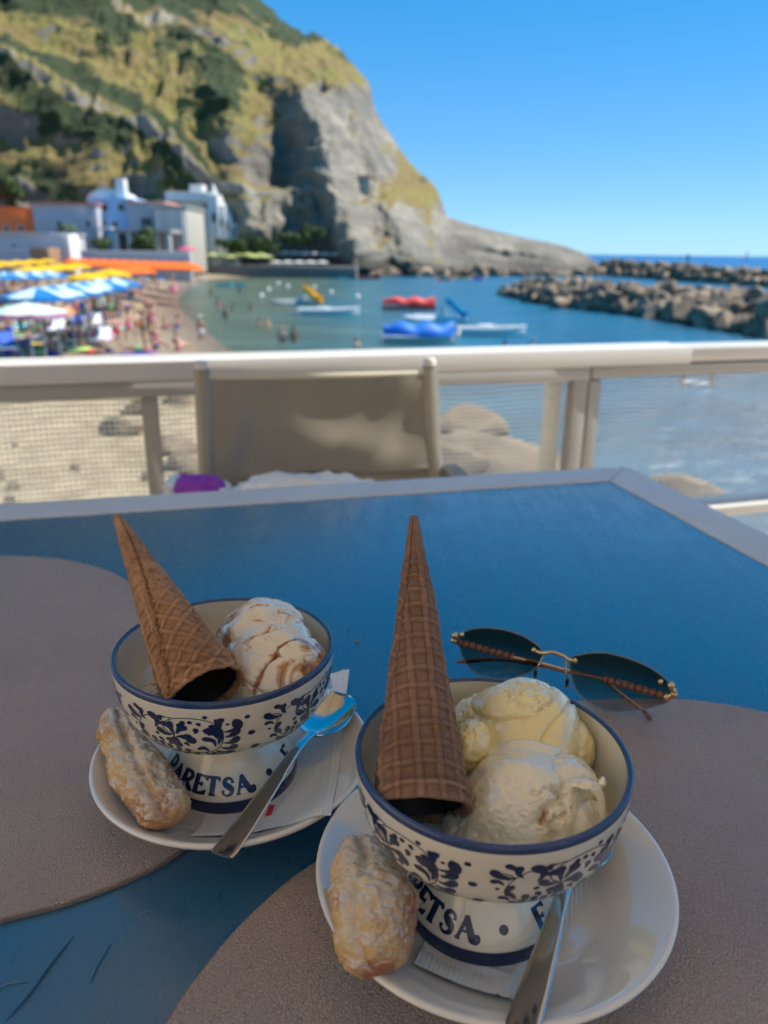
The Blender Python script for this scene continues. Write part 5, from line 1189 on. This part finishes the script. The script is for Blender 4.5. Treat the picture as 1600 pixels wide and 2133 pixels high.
# ================================================================ ICE CREAM
def ice_mat(name, base, swirl, amt, scale=60, yel=None):
    t = NT(name); n_ = t.noise(scale, 5, .6, dist=.9); at = t.n("Attribute"); at.attribute_name = "sw"
    f_ = t.math('ADD', n_, at.outputs["Fac"])
    b = t.ramp(f_, [(amt-.05, base), (amt+.03, swirl), (amt+.10, tuple(x*.55 for x in swirl))])
    b = t.mix(t.ramp(t.noise(25, 3), [(.4, 0.0), (.7, .5)]), b, tuple(min(1, x*1.06) for x in base), 'MULTIPLY')
    t.p(Base_Color=b, Roughness=t.ramp(t.noise(90, 4), [(.35, .14), (.65, .36)]), Subsurface_Weight=.35, Subsurface_Scale=.004, Coat_Weight=1.0, Coat_Roughness=.10, Coat_IOR=1.7)
    t.b.inputs["Subsurface Radius"].default_value = (1, .6, .35); t.bump(t.noise(450, 4, .6), .00012, .6); return t.m
M_I1 = ice_mat("gelato_caramel_swirl", (.88, .78, .62), (.52, .22, .07), .57, 70)
M_I2 = ice_mat("gelato_vanilla", (.92, .77, .42), (.80, .52, .18), .80, 70)
M_I3 = ice_mat("gelato_cream", (.89, .78, .58), (.50, .22, .07), .84, 70)
def scoop(name, c_, R, seed, m_, label, feat=None, sq=(1, 1, 1), rot=0, rough=.02, coarse=.07, near=(), zp=None):
    n, k = 210, 300
    th = np.linspace(.0, math.pi*.90, n)[:, None]; ph = (np.arange(k)*2*math.pi/k)[None]
    d = np.stack([np.sin(th)*np.cos(ph), np.sin(th)*np.sin(ph), np.cos(th)+0*ph], -1)
    r = 1+coarse*fbm(d*1.3+seed, 2, seed)+rough*fbm(d*6+seed, 4, seed+2)
    sw_ = np.zeros(r.shape)
    if feat: r, sw_ = feat(d, r, sw_)
    P = d*r[..., None]*R*np.array(sq)
    for (c2, R2) in near:                                # the scoops have melted into one another where they touch
        dd = np.linalg.norm(P+np.array(c_)-np.array(c2), axis=-1)-R2; P = P*(1+.17*np.exp(-((dd-.0008)/.0042)**2))[..., None]
    if zp is not None:
        hz = P[..., 2]+c_[2]-zp; P[..., :2] *= (1+.16*np.exp(-((hz-.000)/.0055)**2))[..., None]
    o = link(name, mesh(name, *grid_geo(P[:, ::-1], False, True), m_), None, c_, (0, 0, rot)); at = o.data.attributes.new("sw", 'FLOAT', 'POINT'); at.data.foreach_set("value", sw_[:, ::-1].reshape(-1).astype(np.float32))
    return tag(o, label, "ice cream")
def unit(*v): v = np.array(v, float); return v/np.linalg.norm(v)
def crease(d, r, n_, c_, dep, w_, step=0, nz=.06, seed=3):       # n_: plane normal; the far side of the crease stands out by step
    f_ = d@unit(*n_)-c_+nz*fbm(d*3, 3, seed); r = r-dep*np.exp(-(f_/w_)**2); r = r+step*ss(0, w_*.6, f_); return r, f_
def pits(d, r, n_, c_, w_, dep, fr, seed):
    mk = ss(c_-w_, c_+w_, d@unit(*n_)); pz = np.maximum(0, fbm(d*fr, 3, seed)-.05); return r-dep*mk*pz
def f_backL(d, r, s):
    r, f_ = crease(d, r, (.15, .35, -.95), -.20, .05, .03, -.03, .07, 5); s = s+.12*np.exp(-((f_)/.05)**2)+.10*ss(.3, .8, -d[..., 0])
    r, f2 = crease(d, r, (-.3, .7, .35), .35, .03, .04, 0, .10, 6); r = pits(d, r, (.7, -.5, .5), .80, .12, .16, 7, 15); s = s+.10*G(f2, 0, .06)*(d[..., 0] < .2)
    return r, s-.02
def f_frontL(d, r, s):
    r, f_ = crease(d, r, (.2, -.25, .9), .42, .02, .05, .06, .12, 8); r, f2 = crease(d, r, (.75, -.5, -.2), .15, .09, .05, .05, .15, 9)
    s = s+.15*np.exp(-(f2/.07)**2)+.13*np.exp(-((d@unit(.85, -.35, .45)-.93)/.09)**2); r = r+.06*fbm(d*4, 3, 17)*ss(.2, .7, d[..., 0]); return r, s-.01
def f_backR(d, r, s):
    r, f_ = crease(d, r, (-.25, .15, .8), .70, .075, .035, .03, .10, 12); r, f2 = crease(d, r, (.78, -.5, -.28), .42, .05, .03, .03, .05, 13)
    r = pits(d, r, (.0, -.1, 1), .90, .06, .13, 8, 16); return r, s-.08
def f_frontR(d, r, s):
    r, f_ = crease(d, r, (.93, -.30, -.12), .40, .13, .07, .03, .20, 18); s = s+.26*np.exp(-(f_/.085)**2)*ss(-.8, -.2, d[..., 2])
    up_ = ss(.50, .80, d@unit(.15, .25, 1)+.09*fbm(d*4, 3, 19)); r = r+.045*up_                      # melted cap
    r = pits(d, r, (-.35, -.9, .25), .55, .30, .05, 9, 20); r = pits(d, r, (.3, -.5, .7), .95, .05, .25, 9, 22); return r, s-.03
s1, s2, s3 = aty(548, 1336, .396), aty(575, 1408, .374), aty(1090, 1530, .315)
cF = aty(1085, 1698, .277)
scoop("ice_cream_scoop", s1, .0262, 1, M_I1, "caramel streaked scoop at the back of the left bowl", f_backL, (1, 1, .96), 0, .012, .11, [(s2, .0240)], T_+.068)
scoop("ice_cream_scoop", s2, .0240, 2, M_I1, "caramel streaked scoop at the front of the left bowl below the first", f_frontL, (1.10, 1, .95), .1, .018, .14, [(s1, .0258)], T_+.068)
scoop("ice_cream_scoop", s3, .0262, 3, M_I2, "smooth yellow vanilla scoop at the back of the front right bowl", f_backR, (1.04, 1, .96), 0, .008, .12, [(cF, .0280)], T_+.066)
scoop("ice_cream_scoop", cF, .0276, 4, M_I3, "pale cream scoop with a caramel cleft at the front of the right bowl", f_frontR, (1.08, 1, 1.0), 0, .018, .10, [(s3, .0262)], T_+.066)
def lump(par, c_, R, sq, seed, m_, sw0=0.0):
    n, k = 60, 80; th = np.linspace(0, math.pi, n)[:, None]; ph = (np.arange(k)*2*math.pi/k)[None]; d = np.stack([np.sin(th)*np.cos(ph), np.sin(th)*np.sin(ph), np.cos(th)+0*ph], -1)
    r = 1+.16*fbm(d*1.6+seed, 3, seed)+.05*fbm(d*6+seed, 3, seed+1); P = d*r[..., None]*R*np.array(sq); o = link("melted_lump", mesh("melted_lump", *grid_geo(P[:, ::-1], False, True), m_), par, np.array(c_)-np.array(par.location))
    at = o.data.attributes.new("sw", 'FLOAT', 'POINT'); at.data.foreach_set("value", np.full(n*k, sw0, np.float32))
sb_ = [o for o in COL.objects if o.name.startswith("ice_cream_scoop")]; sb_.sort(key=lambda o: o.name)
lump(sb_[0], aty(500, 1372, .385), .0125, (1, 1, .9), 31, M_I1, .05); lump(sb_[1], aty(632, 1392, .372), .0120, (1.1, 1, .9), 32, M_I1, .14); lump(sb_[1], aty(530, 1425, .368), .0110, (1, 1, 1), 33, M_I1, .04)
lump(sb_[2], aty(985, 1560, .300), .0120, (.9, 1, 1.15), 34, M_I2); lump(sb_[2], aty(1188, 1560, .310), .0125, (.9, 1, 1.2), 35, M_I2); lump(sb_[2], aty(1000, 1500, .322), .0135, (1, 1, .9), 37, M_I2)
lump(sb_[3], aty(1190, 1725, .268), .0150, (1.15, 1, .95), 36, M_I3, .12); lump(sb_[3], aty(965, 1735, .272), .0105, (1, 1, 1.1), 38, M_I3); lump(sb_[3], aty(1150, 1630, .280), .0150, (1.3, 1, .7), 39, M_I3)
# melted pool and thin frozen wisps
def pool(c_, z, R, m_, label):
    n = 50; P = np.array([[(R*r_*math.cos(a), R*r_*math.sin(a), .0007*vn(np.array([r_*4*math.cos(a), r_*4*math.sin(a), z*100]), 4)) for a in np.arange(64)*2*math.pi/64] for r_ in np.linspace(0.001, 1, 16)])
    o = MB().grid(P, False, True).build("melted_ice_cream", m_, None, (c_[0], c_[1], z)); tag(o, label, "ice cream")
pool(BL, T_+.0660, .0480, M_I1, "melted ice cream pooled in the left bowl"); pool(BR, T_+.0640, .0470, M_I3, "melted ice cream pooled in the front right bowl")
m = MB(); w0 = [aty(1190, 1630, .272), aty(1215, 1632, .268), aty(1238, 1638, .266), aty(1252, 1634, .266), aty(1257, 1620, .266)]
P = spline([q_-cF for q_ in w0], 6); k = len(P); m.tube(P, np.stack([np.interp(np.linspace(0, 1, k), [0, .5, .85, 1], [.0038, .0030, .0018, .0008]), np.interp(np.linspace(0, 1, k), [0, .5, .85, 1], [.0018, .0018, .0014, .0007])], 1)*(1+.25*vn(np.array([[i*.7, 3, 1] for i in range(k)])))[:, None], 14)
w1 = [aty(1240, 1640, .263), aty(1252, 1665, .262), aty(1255, 1700, .260)]; P = spline([q_-cF for q_ in w1], 6); m.tube(P, [.0022*(1-.5*i/len(P)) for i in range(len(P))], 10)
o = m.build("frozen_wisp", M_I3, None, cF); tag(o, "thin frozen curl of cream sticking out right of the front scoop", "ice cream")

# ================================================================ PASTRIES
def pastry(path, rad, label, seed, bump_, warm):
    t = NT("pastry_crust"); geo = t.n("NewGeometry"); sn = t.n("SeparateXYZ"); t.t.links.new(geo.outputs["Normal"], sn.inputs[0])
    b = t.ramp(t.noise(60, 5, .6), [(.25, (.46, .21, .08)), (.45, (.70, .44, .19)), (.75, (.80, .60, .32))])
    b = t.mix(t.ramp(t.noise(38, 4, .65), [(.42, 0.0), (.56, warm)]), b, (.42, .15, .08))
    su = t.math('ADD', t.math('MULTIPLY', sn.outputs[2], .38), t.noise(150, 6, .8))
    b = t.mix(t.ramp(su, [(.66, 0.0), (.90, .8)]), b, (.80, .74, .66))
    t.p(Base_Color=b, Roughness=.92); t.bump(t.noise(420, 6, .8), .0007, 1.0); m_ = t.m
    P = spline(path, 30); n = len(P); o0 = P.mean(0).copy(); o0[2] = T_+.01; P = P-o0
    T2 = np.gradient(P, axis=0); T2 /= np.linalg.norm(T2, axis=1)[:, None]; u_ = np.linspace(0, 1, n); rr = np.interp(u_, np.linspace(0, 1, len(rad)), rad)
    capf = np.sqrt(np.clip(1-np.abs(2*u_-1)**4.5, 0.0, 1)); rr = rr*np.maximum(capf, .03); k = 150; rows = []
    for i in range(n):
        U2 = np.cross([0, 0, 1], T2[i]); U2 /= np.linalg.norm(U2); W2 = np.cross(T2[i], U2); a = np.arange(k)*2*math.pi/k
        rows.append(P[i]+rr[i]*1.0*np.cos(a)[:, None]*U2+rr[i]*.74*np.sin(a)[:, None]*W2)
    Q = np.array(rows); c0 = P[:, None]; dirn = Q-c0; ln = np.linalg.norm(dirn, axis=-1, keepdims=True)+1e-9; dirn = dirn/ln
    dsp = bump_*(.0040*fbm(Q*55+seed, 6, seed, .62)+.0003*ridge(Q*300+seed, 3, seed+4)-.0026*np.exp(-(((np.arange(k)*2*math.pi/k)[None]-1.35-1.1*u_[:, None]+.12*np.sin(5*u_[:, None]+seed))/.16)**2)+.0012*ss(0, .3, (np.arange(k)*2*math.pi/k)[None]-1.45-1.1*u_[:, None])+.0020*fbm(Q*190, 3, seed+1)+.0010*ridge(Q*520, 3, seed+2))
    Q = Q+dirn*(dsp*np.minimum(1, ln[..., 0]/.006))[..., None]
    V, Fc = grid_geo(Q[:, ::-1], False, True); o = link("pastry", mesh("pastry", V, Fc, m_), None, o0); return tag(o, label, "pastry")
def pw(x, y, z): return onz(x, y, T_+z)
pastry([pw(238, 1478, .034), pw(262, 1545, .034), pw(305, 1625, .032), pw(345, 1685, .030), pw(360, 1712, .028)], [.0080, .0110, .0128, .0130, .0118, .0090], "sugar dusted crumbly pastry finger leaning on the left bowl's foot", 5, 1.1, .6)
pastry([pw(735, 1752, .036), pw(772, 1835, .037), pw(775, 1905, .036), pw(780, 1970, .032), pw(792, 2030, .028)], [.0105, .0165, .0180, .0150, .0142, .0115], "plump sugar dusted pastry on the front plate left of the bowl", 9, .8, .95)

# ================================================================ SUNGLASSES
e0 = onz(1160, 1400, T_)
e = empty("sunglasses", (e0[0], e0[1], T_), "rimless tinted sunglasses with gold bridge and twisted brown temples behind the right bowl", "sunglasses")
HL = onz(944, 1326, T_+.036); HR = onz(1404, 1436, T_+.030); pd = HR-HL; pdh = np.array([pd[0], pd[1], 0]); pdh /= np.linalg.norm(pdh); pn = np.array([pdh[1], -pdh[0], 0])
def onpl(x, y, off=0):
    d = ray(x, y); k = np.dot(HL+pn*off-EYE, pn)/np.dot(d, pn); return EYE+d*k
t = NT("tinted_lens"); sx = t.n("SeparateXYZ"); t.t.links.new(t.co(), sx.inputs[0])
tint = t.ramp(t.math('MULTIPLY', sx.outputs[2], 20), [(.03, (.74, .71, .66)), (.35, (.42, .33, .26)), (.75, (.17, .088, .052))])
tr = t.n("BsdfTransparent"); t.set(tr.inputs[0], tint); gl = t.n("BsdfGlossy"); gl.inputs["Roughness"].default_value = .04; fr = t.n("Fresnel"); fr.inputs[0].default_value = 1.35; mx = t.n("MixShader")
t.t.links.new(fr.outputs[0], mx.inputs[0]); t.t.links.new(tr.outputs[0], mx.inputs[1]); t.t.links.new(gl.outputs[0], mx.inputs[2]); t.t.links.new(mx.outputs[0], t.out.inputs[0]); M_LENS = t.m
t = NT("lens_edge"); t.p(Base_Color=(.20, .22, .24), Roughness=.1); M_LE = t.m
M_GOLD = plain("gold_metal", (.72, .50, .27), .25, 1.0, var=.05); M_TEMP = plain("temple_brown", (.20, .085, .050), .35, 0, var=.15, scale=90)
E0 = np.array([e0[0], e0[1], T_])
for pts in ([(956, 1330), (972, 1314), (1008, 1308), (1050, 1312), (1092, 1326), (1122, 1347), (1131, 1364), (1122, 1386), (1098, 1404), (1060, 1413), (1020, 1412), (988, 1400), (966, 1374)], [(1188, 1376), (1212, 1363), (1258, 1360), (1310, 1372), (1356, 1392), (1390, 1418), (1402, 1440), (1392, 1460), (1358, 1473), (1312, 1480), (1268, 1480), (1228, 1464), (1198, 1432)]):
    O_ = spline([onpl(*p)-E0 for p in pts], 8, True)
    O_[:, 2] = np.maximum(O_[:, 2], .0012); c_ = O_.mean(0); rows = []
    for f_ in np.linspace(0.02, 1, 9): rows.append(c_+(O_-c_)*f_-pn*.0035*(1-f_*f_))
    m = MB(); m.grid(np.array(rows), False, True); m.build("lens", M_LENS, e)
    MB().tube(np.vstack([O_, O_[:2]]), .00055, 6, False).build("lens_edge", M_LE, e)
def ge(p, off=0): return onpl(*p, off)-E0
MB().tube(spline([ge((1112, 1354), .002), ge((1128, 1360), .003), ge((1150, 1359), .003), ge((1172, 1366), .003), ge((1184, 1374), .003), ge((1200, 1376), .002)], 6), .0013, 10).build("bridge", M_GOLD, e)
for p in ((1112, 1354), (1198, 1376), (963, 1322), (1376, 1420)):
    q_ = ge(p, .0025); MB().grid(np.array([[(q_[0]+.0020*math.sin(a)*math.cos(b), q_[1]+.0020*math.sin(a)*math.sin(b), q_[2]+.0020*math.cos(a)) for b in np.arange(12)*math.pi/6] for a in np.linspace(.01, 3.13, 9)]), False, True).build("gold_knob", M_GOLD, e)
for p, q_ in (((1132, 1364), (1116, 1398)), ((1180, 1376), (1182, 1418))):
    a = ge(p, .003); b = ge(q_, .008); MB().tube(spline([a, (a+b)/2+pn*.003, b], 5), .0005, 6).build("pad_arm", M_GOLD, e)
    MB().grid(np.array([[(b[0]+.0016*math.sin(t_)*math.cos(s_), b[1]+.001*math.sin(t_)*math.sin(s_), b[2]-.002+.0045*math.cos(t_)) for s_ in np.arange(12)*math.pi/6] for t_ in np.linspace(.01, 3.13, 9)]), False, True).build("nose_pad", M_LENS, e)
for nm, hinge, coil, rod, in (("left", [(948, 1324), (946, 1334)], [(951, 1336, .033), (1069, 1369, .0285)], [(1069, 1369, .0285), (1123, 1381, .0265), (1183, 1397, .0245), (1251, 1415, .0205), (1298, 1449, .0125), (1339, 1480, .0075), (1357, 1501, .0045)]),
        ("right", [(1398, 1428), (1404, 1446), (1388, 1452)], [(1382, 1449, .0265), (1261, 1415, .0250)], [(1261, 1415, .0250), (1215, 1404, .0262), (1183, 1400, .0268), (1100, 1382, .0235), (1028, 1374, .020), (951, 1379, .0150)])):
    H_ = [ge(p, .004) for p in hinge]; MB().tube(spline(H_, 4), .0021, 10).build("hinge", M_GOLD, e)
    for p in H_: MB().grid(np.array([[(p[0]+.0027*math.sin(a)*math.cos(b), p[1]+.0027*math.sin(a)*math.sin(b), p[2]+.0027*math.cos(a)) for b in np.arange(12)*math.pi/6] for a in np.linspace(.01, 3.13, 9)]), False, True).build("gold_knob", M_GOLD, e)
    a, b = [onz(x, y, T_+z)-E0 for x, y, z in coil]; N_ = 160; u_ = np.linspace(0, 1, N_); P = a+(b-a)*u_[:, None]
    rad = .0012+.0017*np.abs(np.sin(u_*math.pi*8.5))**.7; MB().tube(P, rad, 14).build("twisted_temple", M_TEMP, e)
    P = spline([onz(x, y, T_+z)-E0 for x, y, z in rod], 6); P[:, 2] = np.maximum(P[:, 2], .0032); k = len(P); MB().tube(P, np.linspace(.0013, .0009, k), 10).build("temple_rod", M_GOLD if nm == "left" else M_TEMP, e)
    MB().tube(P[-7:], [.0012, .0014, .0016, .0017, .0017, .0014, .0007], 10).build("temple_tip", M_TEMP, e)
# crumbs
for (x, y, s, lb) in ((744, 1338, .0016, "small biscuit crumb alone on the blue table between the bowls"),):
    p = onz(x, y, T_); o = link("biscuit_crumb", boulder_mesh(77), None, (p[0], p[1], T_+s*.7)); o.scale = (s, s*.8, s*.8); o.data.materials.clear(); o.data.materials.append(M_CL); tag(o, lb, "crumb")

# drop originals that were never placed
for pr in list(U.values())+list(PP.values())+LO:
    if not USED.get(pr.name) or pr.get('label') == "x":
        for ch in children(pr): bpy.data.objects.remove(ch)
        bpy.data.objects.remove(pr)
